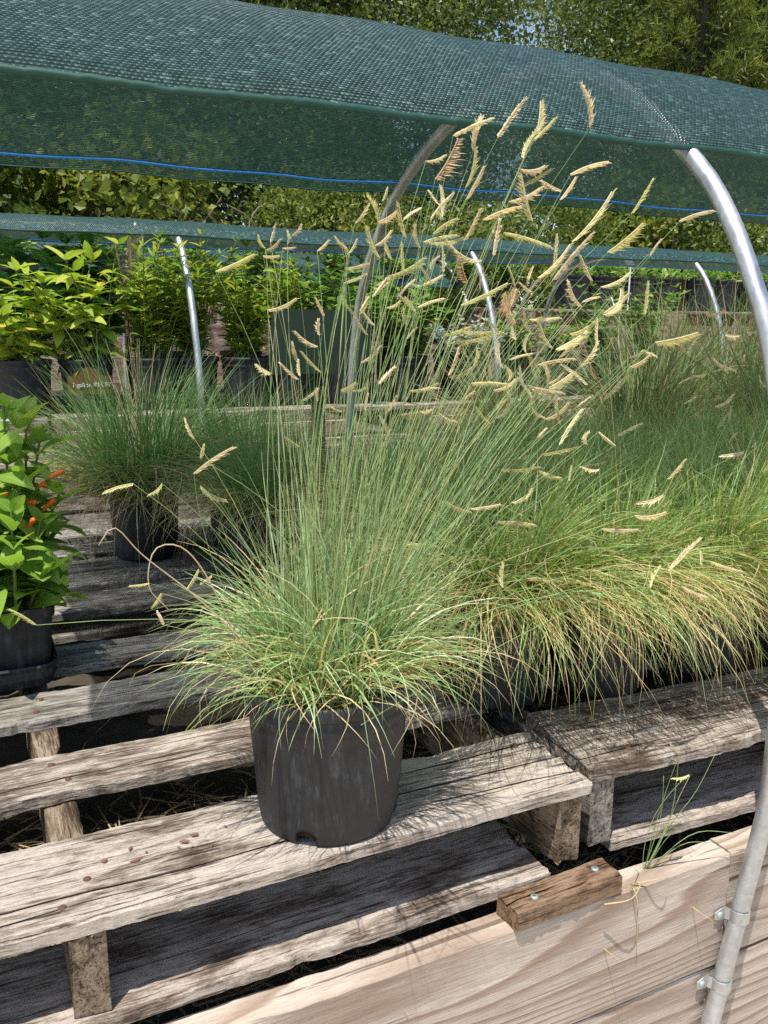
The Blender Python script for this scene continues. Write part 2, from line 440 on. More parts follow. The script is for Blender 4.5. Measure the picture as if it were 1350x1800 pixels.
# ------------------------------------------------------------------ planks
def plank_mesh(L, W, T, seed, mat, cracks=(), rag0=0.0, rag1=0.0, step=0.008, edge=0.0018, bow=0.0, skew0=0.0, skew1=0.0, chips=0):
    """a worn board: x 0..L, y 0..W, top at z=0, underside at -T; cracks are grooves (x0, x1, y at x0, y at x1, width, depth)"""
    rg = np.random.default_rng(seed)
    n = max(6, int(L / step))
    xs = np.linspace(0, L, n)
    e0 = smooth_noise(n, 16, rg, edge * .7) + smooth_noise(n, 1.1, rg, edge * 0.45)
    e1 = smooth_noise(n, 16, rg, edge * .7) + smooth_noise(n, 1.1, rg, edge * 0.45)
    for _ in range(chips):
        c = rg.uniform(0, L); w = rg.uniform(0.01, 0.05); d = rg.uniform(0.002, 0.007)
        k = np.clip(1 - np.abs(xs - c) / w, 0, 1) * d
        if rg.random() < .5: e0 += k
        else: e1 -= k
    zs = smooth_noise(n, 25, rg, 0.0007) + bow * np.sin(np.linspace(0, math.pi, n))
    cols = [0.0, 0.012, 0.06, 0.2, 0.35, 0.5, 0.65, 0.8, 0.94, 0.988, 1.0]
    rel = {c: smooth_noise(n, 5, rg, 0.0006) for c in cols}
    paths = []
    for (x0, x1, y0, y1, w, d) in cracks:
        t = np.clip((xs - x0) / (x1 - x0), 0, 1)
        amp = np.sin(np.clip(t, 0.0, 1.0) * math.pi) ** 0.5
        if x1 >= L - 1e-3: amp = np.clip(t * 3, 0, 1)
        if x0 <= 1e-3: amp = np.clip((1 - t) * 3, 0, 1)
        amp = amp * np.clip(0.85 + smooth_noise(n, 5, rg, 0.25), 0.5, 1.15) * ((xs >= x0) & (xs <= x1))
        yc = (y0 + (y1 - y0) * t) + smooth_noise(n, 9, rg, 0.0011)
        paths.append((yc, w * (0.15 + 0.85 * amp), d * amp))
    V = []
    for i in range(n):
        y0 = e0[i]; y1 = W + e1[i]
        row = []
        for c in cols:
            z = rel[c][i] + zs[i]
            if c in (0.0, 1.0): z -= min(0.0016, T * .22) + abs(rg.normal()) * 0.0007
            elif c in (0.012, 0.988): z -= abs(rg.normal()) * 0.0005
            row.append((y0 + (y1 - y0) * c, z))
        keyed = [(y, y, z) for (y, z) in row]
        for (yc, w, d) in paths:
            y = min(max(yc[i], y0 + 0.004), y1 - 0.018)
            keyed = [(y + w[i] + 2e-4, y + w[i] + 2e-4, z) if abs(kk - y) <= w[i] and zz > -0.004 else (kk, yy, zz) for (kk, yy, zz) in keyed for z in (zz,)]
            off = d[i] * 0.95                      # the split runs in at a slant
            keyed += [(y - w[i], y - w[i], zs[i]), (y - w[i] * .5, y - w[i] * 0.9 + off, zs[i] - d[i]), (y + w[i] * .5, y + w[i] * 0.9 + off, zs[i] - d[i]), (y + w[i], y + w[i], zs[i])]
        keyed.sort()
        row = [(yy, zz) for (kk, yy, zz) in keyed]
        low = -T + zs[i]
        row += [(y1, low + 0.0015), (y1 - 0.002, low), (W * 0.5, low), (y0 + 0.002, low), (y0, low + 0.0015)]
        x = xs[i]
        V += [(x, y, z) for (y, z) in row]
    k = len(V) // n
    V = np.array(V)
    for idx, rag, skew in ((0, rag0, skew0), (n - 1, rag1, skew1)):
        s = slice(idx * k, idx * k + k)
        V[s, 0] += rg.uniform(-1, 1, k) * rag + skew * (V[s, 1] / W - 0.5)
    F = np.array([(i*k+j, (i+1)*k+j, (i+1)*k+(j+1) % k, i*k+(j+1) % k) for i in range(n-1) for j in range(k)])
    F = F[:, ::-1].copy()
    caps = [np.array([list(range(k))])[:, ::1], np.array([[(n-1)*k+j for j in range(k-1, -1, -1)]])]
    me = np_mesh('plank', V, [F] + caps, mat, False)
    return me

NAIL = MB().lathe([(0.0, 0.0016), (0.0028, 0.0014), (0.0040, 0.0004), (0.0040, -0.002)], 8).mesh('nail', MAT['rust'], True)
def nails(slat, pts):
    for (x, y) in pts:
        o = link('nail', NAIL, slat, (x, y, 0.0004), (0, 0, random.uniform(0, 6)))
        s = random.uniform(0.8, 1.25); o.scale = (s, s, 1)

def stringer(parent, x, y0, L, z_top, h=0.088, w=0.036, seed=0, rag=0.003, mat='stringer', name='stringer'):
    """a joist that runs along +y; built lying along local x and turned"""
    me = plank_mesh(L, w, h, seed, MAT[mat], cracks=[(0, min(0.3, L*.4), w*.45, w*.6, 0.002, 0.004)], rag0=rag, rag1=rag, edge=0.0016, chips=6)
    return link(name, me, parent, (x + w, y0, z_top), (0, 0, R(90)))

T = 0.016
# left pallet, local origin at its front left corner, top surface z=0
PLX, PLY = -0.585, 0.748
left = thing('wooden_pallet', 'weathered grey pallet with wide gaps, carrying the black grass pot at the front', 'pallet', (PLX, PLY, 0))
LL = 1.235
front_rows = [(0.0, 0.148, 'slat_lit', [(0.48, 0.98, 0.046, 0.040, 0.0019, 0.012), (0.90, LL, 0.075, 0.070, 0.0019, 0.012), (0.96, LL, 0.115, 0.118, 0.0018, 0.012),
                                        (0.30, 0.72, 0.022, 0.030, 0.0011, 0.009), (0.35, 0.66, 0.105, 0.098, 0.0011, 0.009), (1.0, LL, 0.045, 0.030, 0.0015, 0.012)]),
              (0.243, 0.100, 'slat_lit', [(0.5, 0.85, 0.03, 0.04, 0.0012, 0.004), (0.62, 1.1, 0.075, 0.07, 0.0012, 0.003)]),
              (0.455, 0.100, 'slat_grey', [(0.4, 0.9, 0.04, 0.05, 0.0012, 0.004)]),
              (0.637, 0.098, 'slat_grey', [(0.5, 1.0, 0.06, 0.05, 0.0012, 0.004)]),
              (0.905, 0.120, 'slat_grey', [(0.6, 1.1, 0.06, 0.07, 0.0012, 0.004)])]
for i, (y, w, m, cr) in enumerate(front_rows):
    me = plank_mesh(LL, w, T if i else 0.0165, 100 + i, MAT[m], cracks=cr, rag1=0.006, rag0=0.003, chips=12 if i in (1, 3) else 7, edge=0.0022 if i else 0.0015)
    s = link('slat', me, left, (0, y, 0))
    if i == 0: nails(s, [(0.628, 0.030), (0.655, 0.065), (1.20, 0.115)])
    elif i == 1: nails(s, [(0.66, 0.03), (0.645, 0.075), (1.2, 0.05)])
    else: nails(s, [(0.64, w * 0.3), (0.65, w * 0.7)])
stringer(left, 0.628, 0.002, 1.02, -T, seed=21, rag=0.004)
stringer(left, 1.187, 0.006, 1.02, -T, seed=22, rag=0.004)
stringer(left, 0.002, 0.0, 1.02, -T, seed=23)
for i, (y, w, x1) in enumerate([(0.0, 0.125, 1.175), (0.45, 0.10, 1.2), (0.92, 0.10, 1.2)]):
    me = plank_mesh(x1, w, 0.016, 140 + i, MAT['slat_lit'], cracks=[(0.6, 1.0, 0.05, 0.06, 0.001, 0.003)], rag1=0.004, edge=0.0012, chips=3)
    link('bottom_slat', me, left, (0, y - 0.004, -T - 0.088))

# right pallet, turned a little
right = thing('wooden_pallet', 'pale grey pallet under the row of dense green grasses on the right', 'pallet', (0.668, 0.763, 0.004), R(-3.0))
RL = 1.22
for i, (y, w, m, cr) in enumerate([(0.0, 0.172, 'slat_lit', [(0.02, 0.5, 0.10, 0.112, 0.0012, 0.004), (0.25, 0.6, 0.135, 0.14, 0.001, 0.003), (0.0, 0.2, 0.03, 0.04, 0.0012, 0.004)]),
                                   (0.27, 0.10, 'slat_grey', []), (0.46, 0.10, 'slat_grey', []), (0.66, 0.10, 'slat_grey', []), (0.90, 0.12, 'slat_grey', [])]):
    me = plank_mesh(RL, w, 0.018, 200 + i, MAT[m], cracks=cr, rag0=0.002, rag1=0.003, chips=10 if i == 0 else 4, edge=0.0022, skew0=0.012 if i == 0 else 0)
    s = link('slat', me, right, (0, y, 0))
    if i == 0: nails(s, [(0.045, 0.125), (0.062, 0.085), (0.075, 0.03), (0.40, 0.05), (0.62, 0.12)])
stringer(right, 0.0, 0.004, 1.02, -0.0185, 0.09, 0.034, seed=31, rag=0.001, mat='slat_grey')
stringer(right, 0.60, 0.004, 1.02, -0.0185, 0.09, 0.034, seed=32, rag=0.002)
stringer(right, 1.18, 0.004, 1.02, -0.0185, 0.09, 0.034, seed=33, rag=0.002)
for i, (y, w) in enumerate([(0.0, 0.13), (0.46, 0.10), (0.92, 0.10)]):
    me = plank_mesh(RL - 0.037, w, 0.016, 240 + i, MAT['slat_lit'], rag1=0.003, edge=0.0014, chips=5)
    link('bottom_slat', me, right, (0.036, y + 0.003, -0.109))

# rear pallets of the near bed
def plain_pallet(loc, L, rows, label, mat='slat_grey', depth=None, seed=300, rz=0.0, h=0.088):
    p = thing('wooden_pallet', label, 'pallet', loc, rz)
    D = rows[-1][0] + rows[-1][1]
    for i, (y, w) in enumerate(rows):
        me = plank_mesh(L, w, 0.016, seed + i, MAT[mat], rag0=0.002, rag1=0.003, step=0.03, chips=5)
        link('slat', me, p, (0, y, 0))
    for k, x in enumerate((0.0, L / 2 - 0.018, L - 0.036)):
        me = plank_mesh(D, 0.036, h, seed + 20 + k, MAT['stringer'] if mat != 'red_wood' else MAT[mat], step=0.04)
        link('stringer', me, p, (x + 0.036, 0.0, -0.016), (0, 0, R(90)))
    for k, y in enumerate((0.0, D - 0.1)):
        me = plank_mesh(L, 0.1, 0.016, seed + 30 + k, MAT[mat], step=0.04)
        link('bottom_slat', me, p, (0, y, -0.0165 - h))
    return p
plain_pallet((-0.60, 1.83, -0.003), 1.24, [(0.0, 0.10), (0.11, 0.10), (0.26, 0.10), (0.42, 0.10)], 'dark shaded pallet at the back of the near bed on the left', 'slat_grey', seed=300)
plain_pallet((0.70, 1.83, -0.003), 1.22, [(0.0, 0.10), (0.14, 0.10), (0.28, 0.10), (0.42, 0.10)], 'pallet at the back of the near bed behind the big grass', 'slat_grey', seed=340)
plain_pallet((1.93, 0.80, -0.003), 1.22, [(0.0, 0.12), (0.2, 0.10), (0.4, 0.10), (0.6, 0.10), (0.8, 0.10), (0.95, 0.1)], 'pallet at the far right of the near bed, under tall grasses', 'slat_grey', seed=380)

# ------------------------------------------------------------------ timber wall of the near bed
wall = thing('timber_wall', 'pinkish sawn pine plank wall holding up the near pallets, steel pipe clamped on', 'wall', (-1.4, 0.712, -0.75))
def wall_plank(x0, x1, z_top, h, seed, dy=0.0, th=0.038, parent=wall, mat='pine', base=(-1.4, 0.712, -0.75)):
    # built flat (x long, y = height, z = thickness) and tipped up so its face looks toward -y
    me = plank_mesh(x1 - x0, h, th, seed, MAT[mat], step=0.02, edge=0.0012, rag0=0.001, rag1=0.001, cracks=[(0.5, 1.4, h * .55, h * .62, 0.001, 0.003)])
    # local z (board face, top at 0) -> world -y ; local y -> world z
    return link('plank', me, parent, (x0 - base[0], dy, z_top - h - base[2]), (R(90), 0, 0))
wall_plank(-1.4, 0.862, -0.138, 0.166, 400)
wall_plank(0.868, 3.6, -0.141, 0.160, 401, 0.003)
wall_plank(-1.4, 0.858, -0.308, 0.185, 402, 0.001)
wall_plank(0.865, 3.6, -0.306, 0.185, 403, 0.004)
wall_plank(-1.4, 1.6, -0.497, 0.24, 404, 0.002)
wall_plank(1.605, 3.6, -0.497, 0.24, 405, 0.004)

shim = thing('wood_block', 'short brown wood block screwed on the wall under the pallet corner', 'wood block', (0.520, 0.706, -0.137))
link('block', plank_mesh(0.155, 0.039, 0.025, 420, MAT['shim'], cracks=[(0.0, 0.08, 0.02, 0.03, 0.001, 0.004)], rag0=0.003, rag1=0.001, edge=0.001, step=0.006), shim, (0, 0, 0.0258), (0, 0, R(1.5)))
SCREW = MB().lathe([(0.0, 0.0012), (0.0036, 0.0011), (0.0046, 0.0002), (0.0046, -0.002)], 16).mesh('screw', MAT['screw'], True)
SLOT = MB().box((-0.0024, -0.0005, 0), (0.0024, 0.0005, 0.0004)).box((-0.0005, -0.0024, 0), (0.0005, -0.00052, 0.0004)).box((-0.0005, 0.00052, 0), (0.0005, 0.0024, 0.0004)).mesh('recess', MAT['screw_slot'])
for x, y in ((0.033, 0.016), (0.132, 0.028)):
    s = link('screw', SCREW, shim, (x, y, 0.0268), (0, 0, random.uniform(0, 3)))
    link('recess', SLOT, s, (0, 0, 0.0011))

# ------------------------------------------------------------------ hoops and nets
ARCH = [(0.955, 0.786), (1.03, 0.848), (1.12, 0.902), (1.23, 0.944), (1.34, 0.961), (1.45, 0.955), (1.555, 0.930), (1.69, 0.882), (1.82, 0.810), (1.935, 0.70), (2.005, 0.59)]
LEG_NEAR = [(0.6990, -0.60), (0.6990, -0.37), (0.6990, -0.15), (0.699, 0.05), (0.706, 0.20), (0.728, 0.37), (0.775, 0.53), (0.808, 0.600), (0.845, 0.665), (0.892, 0.728)]
LEG_FAR = [(2.045, 0.45), (2.07, 0.25), (2.08, 0.0), (2.08, -0.2)]
def resample(pts, n):
    P = np.array(pts, dtype=float)
    # Catmull-Rom then even spacing
    Q = []
    E = np.vstack([2*P[0]-P[1], P, 2*P[-1]-P[-2]])
    for i in range(1, len(E) - 2):
        for t in np.linspace(0, 1, 12, endpoint=False):
            a, b, c, d = E[i-1], E[i], E[i+1], E[i+2]
            Q.append(0.5 * ((2*b) + (-a+c)*t + (2*a-5*b+4*c-d)*t*t + (-a+3*b-3*c+d)*t**3))
    Q.append(P[-1]); Q = np.array(Q)
    s = np.concatenate([[0], np.cumsum(np.linalg.norm(np.diff(Q, axis=0), axis=1))])
    u = np.linspace(0, s[-1], n)
    return np.stack([np.interp(u, s, Q[:, k]) for k in range(Q.shape[1])], -1)

PIPE_R = 0.0117
def hoop(x, dy, dz, label, foot=-0.63, lean=0.0, near=False, n=70, group=None, zk=1.0):
    prof = resample([(y, z) for y, z in LEG_NEAR if z > foot - dz - 0.01] + ARCH + [(y, z) for y, z in LEG_FAR], n)
    prof[:, 1] = np.where(prof[:, 1] > 0.786, 0.786 + (prof[:, 1] - 0.786) * zk, prof[:, 1])
    bx = lean * min(0, prof[0][1] + 0.07)
    o = thing('steel_hoop', label, 'hoop', (x + bx, prof[0][0] + dy, prof[0][1] + dz), group=group)
    P = [(lean * min(0, z + 0.07) - bx, y - prof[0][0], z - prof[0][1]) for y, z in prof]
    MB().tube(P, PIPE_R, 18 if near else 8).build('pipe', MAT['steel'], o, True)
    return o
h1 = hoop(0.905, 0, 0, 'near galvanised steel pipe hoop clamped to the pine wall at right', near=True, n=110, lean=0.20)
base = np.array(h1.location)
def strap(z):
    """one-hole pipe strap: half ring, flat tab to the left, screw"""
    V = []; F = []
    pts = []
    ylag = 0.6990
    xl = 0.905 + 0.20 * min(0, z + 0.07)
    c = np.array([xl, ylag])
    r0 = PIPE_R + 0.0006
    for a in np.linspace(R(20), R(-200), 19): pts.append((c[0] + r0 * math.cos(a), c[1] + r0 * math.sin(a)))
    yw = pts[-1][1]
    pts.append((c[0] - r0 - 0.003, 0.7095)); pts.append((c[0] - r0 - 0.012, 0.7090)); pts.append((c[0] - r0 - 0.022, 0.7090))
    pts = np.array(pts)
    T_ = np.gradient(pts, axis=0); N_ = np.stack([T_[:, 1], -T_[:, 0]], -1); N_ /= np.linalg.norm(N_, axis=1)[:, None]
    if np.dot(N_[9], pts[9] - c) < 0: N_ = -N_
    m = len(pts)
    for i in range(m):
        hw = 0.0085 if i < m - 3 else (0.0085, 0.0085, 0.005)[i - m + 3]
        for q, z_ in ((pts[i], -hw), (pts[i], hw), (pts[i] + N_[i] * 0.0014, hw), (pts[i] + N_[i] * 0.0014, -hw)):
            V.append((q[0], q[1], z + z_))
    for i in range(m - 1):
        for j in range(4): F.append((i*4+j, i*4+(j+1) % 4, (i+1)*4+(j+1) % 4, (i+1)*4+j))
    F += [(0, 1, 2, 3), ((m-1)*4+3, (m-1)*4+2, (m-1)*4+1, (m-1)*4)]
    V = np.array(V) - base
    s = MB().add(V, F).build('pipe_strap', MAT['steel'], h1)
    sc = link('screw', SCREW, s, (c[0] - r0 - 0.0135 - base[0], 0.7062 - base[1], z - base[2]), (R(90), 0, 0))
    return s
strap(-0.222); strap(-0.322)
MB().tube([(0.106, 0.246, 1.386), (0.110, 0.256, 1.394), (0.106, 0.266, 1.400)], 0.004, 7).build('zip_tie', MAT['white'], h1, True)

def net(x0, x1, dy, dz, label, mat, nx=150, na=44, sagx=(), seed=1, cord=True, zk=1.0, dzr=0.0):
    """net draped over hoops; near hem to far hem"""
    rg = np.random.default_rng(seed)
    prof = resample([(0.942, 0.768)] + ARCH[:8] + [(1.80, 0.824), (1.822, 0.809)], na)
    prof[:, 1] = np.where(prof[:, 1] > 0.786, 0.786 + (prof[:, 1] - 0.786) * zk, prof[:, 1])
    tan = np.gradient(prof, axis=0); tan /= np.linalg.norm(tan, axis=1)[:, None]
    nor = np.stack([-tan[:, 1], tan[:, 0]], -1)
    prof = prof + nor * (PIPE_R + 0.007)
    arc = np.concatenate([[0], np.cumsum(np.linalg.norm(np.diff(prof, axis=0), axis=1))])
    root = thing('shade_net', label, 'shade cloth', (x0, prof[0][0] + dy, prof[0][1] + dz))
    o0 = np.array([x0, prof[0][0] + dy, prof[0][1] + dz])
    xs = np.linspace(x0, x1, nx)
    w0 = smooth_noise(nx, 6, rg, 0.0005); w1 = smooth_noise(nx, 9, rg, 0.004)
    V = np.zeros((nx, na, 3)); UV = np.zeros((nx, na, 2))
    for i in range(nx):
        t = np.linspace(0, 1, na)
        sag = 0.0
        if len(sagx):
            k = np.searchsorted(sagx, xs[i])
            a = sagx[max(0, k-1)]; b = sagx[min(len(sagx)-1, k)]
            if b > a: sag = math.sin(math.pi * (xs[i]-a)/(b-a)) ** 2 * 0.006
        off = w0[i] * (1 - t) ** 3 + w1[i] * t ** 3 + 0.0015 * np.sin(xs[i] * 21 + t * 8)
        V[i, :, 0] = xs[i] - o0[0]
        V[i, :, 1] = prof[:, 0] + dy - o0[1]
        V[i, :, 2] = prof[:, 1] + dz - o0[2] + off - sag + dzr * (xs[i] - x0)
        UV[i, :, 0] = xs[i]; UV[i, :, 1] = arc
    ii, jj = np.meshgrid(np.arange(nx-1), np.arange(na-1), indexing='ij')
    a = (ii*na+jj).ravel()
    F = np.stack([a, a+na, a+na+1, a+1], -1)
    me = np_mesh('cloth', V.reshape(-1, 3), F, MAT[mat], True)
    uvl = me.uv_layers.new(name='UVMap')
    li = np.zeros(len(me.loops), dtype=np.int32); me.loops.foreach_get('vertex_index', li)
    uvl.data.foreach_set('uv', UV.reshape(-1, 2)[li].astype(np.float32).ravel())
    link('cloth', me, root)
    # folded hem along the near edge: a flattened tube with small puckers
    hem = V[:, 0, :].copy()
    hem[:, 2] += rg.normal(size=nx) * 0.0004 - 0.003
    hp = np.stack([np.interp(np.linspace(0, nx-1, nx*3), np.arange(nx), hem[:, k]) for k in range(3)], -1)
    hp[:, 2] += np.random.default_rng(seed+5).normal(size=len(hp)) * 0.0004
    hb = MB().tube(hp, 0.0042, 6); hb.v[0][:, 1] = np.repeat(hp[:, 1], 6) + (hb.v[0][:, 1] - np.repeat(hp[:, 1], 6)) * .35
    hb.build('hem', MAT['hem'], root, True)
    if cord:
        j = na - 1 - max(1, int(round(0.026 / (arc[-1] / (na - 1)))))
        cp = V[:, j, :].copy(); cp[:, 1] -= 0.006; cp[:, 2] -= 0.004
        MB().tube(cp, 0.0028, 6).build('blue_cord', MAT['blue'], root, True)
        fh = V[:, -1, :].copy()
        MB().tube(fh, 0.0016, 5).build('lower_edge', MAT['hem'], root, True)
    return root
net(-0.10, 5.2, 0, 0, 'large green knitted shade net arched over the near bed', 'cloth', 220, 60, sagx=(-1.0, 0.905, 2.8, 4.7), seed=3)

# ------------------------------------------------------------------ grass blades
def blades(n, rg, base, az, th0, droop, L, w=0.0018, K=8, swirl=None, floor=None, power=1.4, straw=0.0, rnd=None):
    """n ribbons: base (n,3), azimuth, start tilt from vertical, total extra tilt, length -> V, F, rnd"""
    s = np.linspace(0, 1, K + 1)
    th = th0[:, None] + droop[:, None] * s[None, :] ** power
    a = az[:, None] + (0 if swirl is None else swirl[:, None] * s[None, :] ** 2)
    d = np.stack([np.sin(th) * np.cos(a), np.sin(th) * np.sin(a), np.cos(th)], -1)
    step = (L / K)[:, None, None]
    P = base[:, None, :] + np.concatenate([np.zeros((n, 1, 3)), np.cumsum(d[:, :-1] * step, axis=1)], axis=1)
    if floor is not None:
        P[..., 2] = np.maximum(P[..., 2], floor + 0.004 * rg.random((n, 1)))
    tw = rg.uniform(-0.9, 0.9, n)[:, None] + rg.uniform(-0.8, 0.8, n)[:, None] * s[None, :]
    h = np.stack([-np.sin(a), np.cos(a), np.zeros_like(a)], -1)
    nrm = np.cross(h, d)
    side = h * np.cos(tw)[..., None] + nrm * np.sin(tw)[..., None]
    wid = (w * rg.uniform(0.7, 1.25, n))[:, None] * np.clip(1.02 - s ** 2.2, 0.06, 1)[None, :] * 0.5
    A = P - side * wid[..., None]; B = P + side * wid[..., None]
    V = np.stack([A, B], 2).reshape(-1, 3)
    k = 2 * (K + 1)
    b = (np.arange(n) * k)[:, None] + 2 * np.arange(K)[None, :]
    F = np.stack([b, b + 1, b + 3, b + 2], -1).reshape(-1, 4)
    r = (rg.random(n) if rnd is None else rnd)
    rr = np.repeat(np.clip(r, 0, 1), k)
    return V, F, rr

def cat(parts):
    Vs, Fs, Rs, o = [], [], [], 0
    for V, F, r in parts:
        Vs.append(V); Fs.append(F + o); Rs.append(r); o += len(V)
    return np.concatenate(Vs), np.concatenate(Fs), np.concatenate(Rs)

def disc(n, rg, r, z):
    q = np.sqrt(rg.random(n)) * r; t = rg.uniform(0, 2 * math.pi, n)
    return np.stack([q * np.cos(t), q * np.sin(t), np.full(n, z)], -1), t, q / r

# ------------------------------------------------------------------ pots
def pot_mesh(r_top, r_base, h, holes=(), ribs=True, n=72):
    prof = [(0.004, 0.004), (r_base - 0.006, 0.004), (r_base - 0.002, 0.001), (r_base, 0.005), (r_base + 0.0012, 0.012)]
    def rad(z): return r_base + 0.0012 + (r_top - 0.0055 - r_base) * (z / h)
    band = h * 0.79
    for z in np.linspace(0.025, band, 9): prof.append((rad(z), z))
    prof += [(rad(band) + 0.0016, band + 0.001), (rad(band) + 0.0028, band + 0.004), (rad(band) + 0.0028, band + 0.010), (rad(band) + 0.0010, band + 0.0125), (rad(band) + 0.0012, band + 0.0145),
             (rad(h * .9) + 0.0005, h * 0.9), (r_top - 0.0025, h * 0.9 + 0.001), (r_top + 0.0005, h * 0.9 + 0.004), (r_top, h - 0.004), (r_top - 0.001, h - 0.0008), (r_top - 0.003, h),
             (r_top - 0.0055, h - 0.002), (r_top - 0.007, h - 0.012)]
    for z in np.linspace(h * 0.85, 0.012, 6): prof.append((rad(z) - 0.0028, z))
    prof += [(r_base - 0.006, 0.0065), (0.004, 0.0065)]
    mb = MB().lathe(prof, n)
    V = mb.v[0]
    if ribs:
        a = np.arctan2(V[:, 1], V[:, 0]); z = V[:, 2]
        k = np.clip((z - 0.015) / 0.02, 0, 1) * np.clip((band - z) / 0.01, 0, 1)
        q = 1 + 0.02 * k * np.clip(np.cos(a * 9) * 3, -1, 0)
        # slight dents
        q += 0.006 * k * np.sin(a * 2.3 + z * 30) * np.sin(a * 1.0 + 1.0)
        V[:, 0] *= q; V[:, 1] *= q
    me = mb.mesh('pot', MAT['pot'], True)
    if holes:
        o = link('pot_tmp', me)
        cut = []
        for t, hr in holes:
            c = MB().tube([(math.cos(t) * r_base * 0.80, math.sin(t) * r_base * 0.80, 0.008), (math.cos(t) * r_base * 1.25, math.sin(t) * r_base * 1.25, 0.007)], hr, 20).build('cut_tmp', None)
            md = o.modifiers.new('b', 'BOOLEAN'); md.object = c; md.operation = 'DIFFERENCE'; md.solver = 'EXACT'
            cut.append(c)
        bpy.context.view_layer.update()
        me2 = bpy.data.meshes.new_from_object(o.evaluated_get(bpy.context.evaluated_depsgraph_get()))
        me2.name = 'pot'
        for c in cut + [o]: bpy.data.objects.remove(c, do_unlink=True)
        me = me2
    return me

def soil_mesh(r, z, seed=1, r2=None, z0=0.012):
    """root ball: rough top and tapered side"""
    rg = np.random.default_rng(seed)
    prof = [(0.003, z + 0.004), (r * .3, z + 0.005), (r * .6, z + 0.002), (r * .9, z), (r, z - 0.002), ((r2 or r * .86), z0)]
    mb = MB().lathe(prof, 28)
    mb.v[0][:, 2] += rg.normal(size=len(mb.v[0])) * 0.0015
    return mb.mesh('soil', MAT['soil'], False)

# ------------------------------------------------------------------ seed heads (comb-like, one unit long along +x)
def head_mesh(seed, curve, fluff, nsp=28):
    rg = np.random.default_rng(seed)
    V = []; F = []; Rr = []
    def cen(t):
        return np.array([t - 0.12 * curve * t, 0, curve * (t * t - 0.6 * t) * 0.9])
    def add(pts, faces, r):
        b = len(V); V.extend(pts); F.extend([tuple(i + b for i in f) for f in faces]); Rr.extend([r] * len(pts))
    # rachis: a flat-sided strip
    K = 7
    for i in range(K):
        a, b = cen(i / K), cen((i + 1) / K)
        w = 0.012
        add([a + (0, -w, 0), a + (0, w, 0), a + (0, 0, w * 2), b + (0, -w, 0), b + (0, w, 0), b + (0, 0, w * 2)], [(0, 1, 4, 3), (1, 2, 5, 4), (2, 0, 3, 5)], 0.3)
    for i in range(nsp):
        t = (i + 0.5) / nsp
        env = (0.55 + 0.45 * math.sin(math.pi * min(1, t * 1.15 + 0.08))) * (0.8 if t > 0.93 else 1)
        tang = cen(min(1, t + 0.02)) - cen(t); tang /= np.linalg.norm(tang)
        for sd in (-1, 1):
            l = (0.155 + 0.05 * rg.random()) * env * (1 + 0.55 * fluff) * (1.55 if i % 4 == 3 else 1.0)
            out = np.array([0, sd * (0.45 + 0.25 * fluff), -0.62 - 0.1 * rg.random()])
            d = tang * (1.0 - 0.45 * fluff) + out * (0.62 + 0.5 * fluff) + rg.normal(size=3) * 0.07
            d /= np.linalg.norm(d)
            p = cen(t)
            q = np.cross(d, (0, 0.3, 1)); q /= np.linalg.norm(q)
            w = 0.016 if i % 4 == 3 else 0.026
            m = p + d * l * 0.45
            z = np.cross(d, q) * w * 0.7
            add([p, m + q * w, m - q * w, m + z, p + d * l], [(0, 1, 3), (0, 3, 2), (1, 4, 3), (3, 4, 2), (0, 2, 1), (1, 2, 4)], rg.random())
    V = np.array(V)
    tri = np.array([f for f in F if len(f) == 3]); qd = np.array([f for f in F if len(f) == 4])
    return np_mesh('seed_head', V, [tri, qd], MAT['head'], False, {'rnd': Rr})
HEADS = [head_mesh(1, 0.05, 0.0), head_mesh(2, 0.25, 0.1), head_mesh(3, -0.2, 0.0), head_mesh(4, 0.35, 0.25), head_mesh(5, 0.7, 0.2), head_mesh(6, 0.1, 0.5)]
FLUFF = [head_mesh(7, 0.25, 0.9), head_mesh(8, 0.05, 0.8)]
HEAD_COL = {0: (0.98, 0.90, 0.66, 1), 1: (0.88, 0.90, 0.50, 1), 2: (0.90, 0.72, 0.48, 1)}
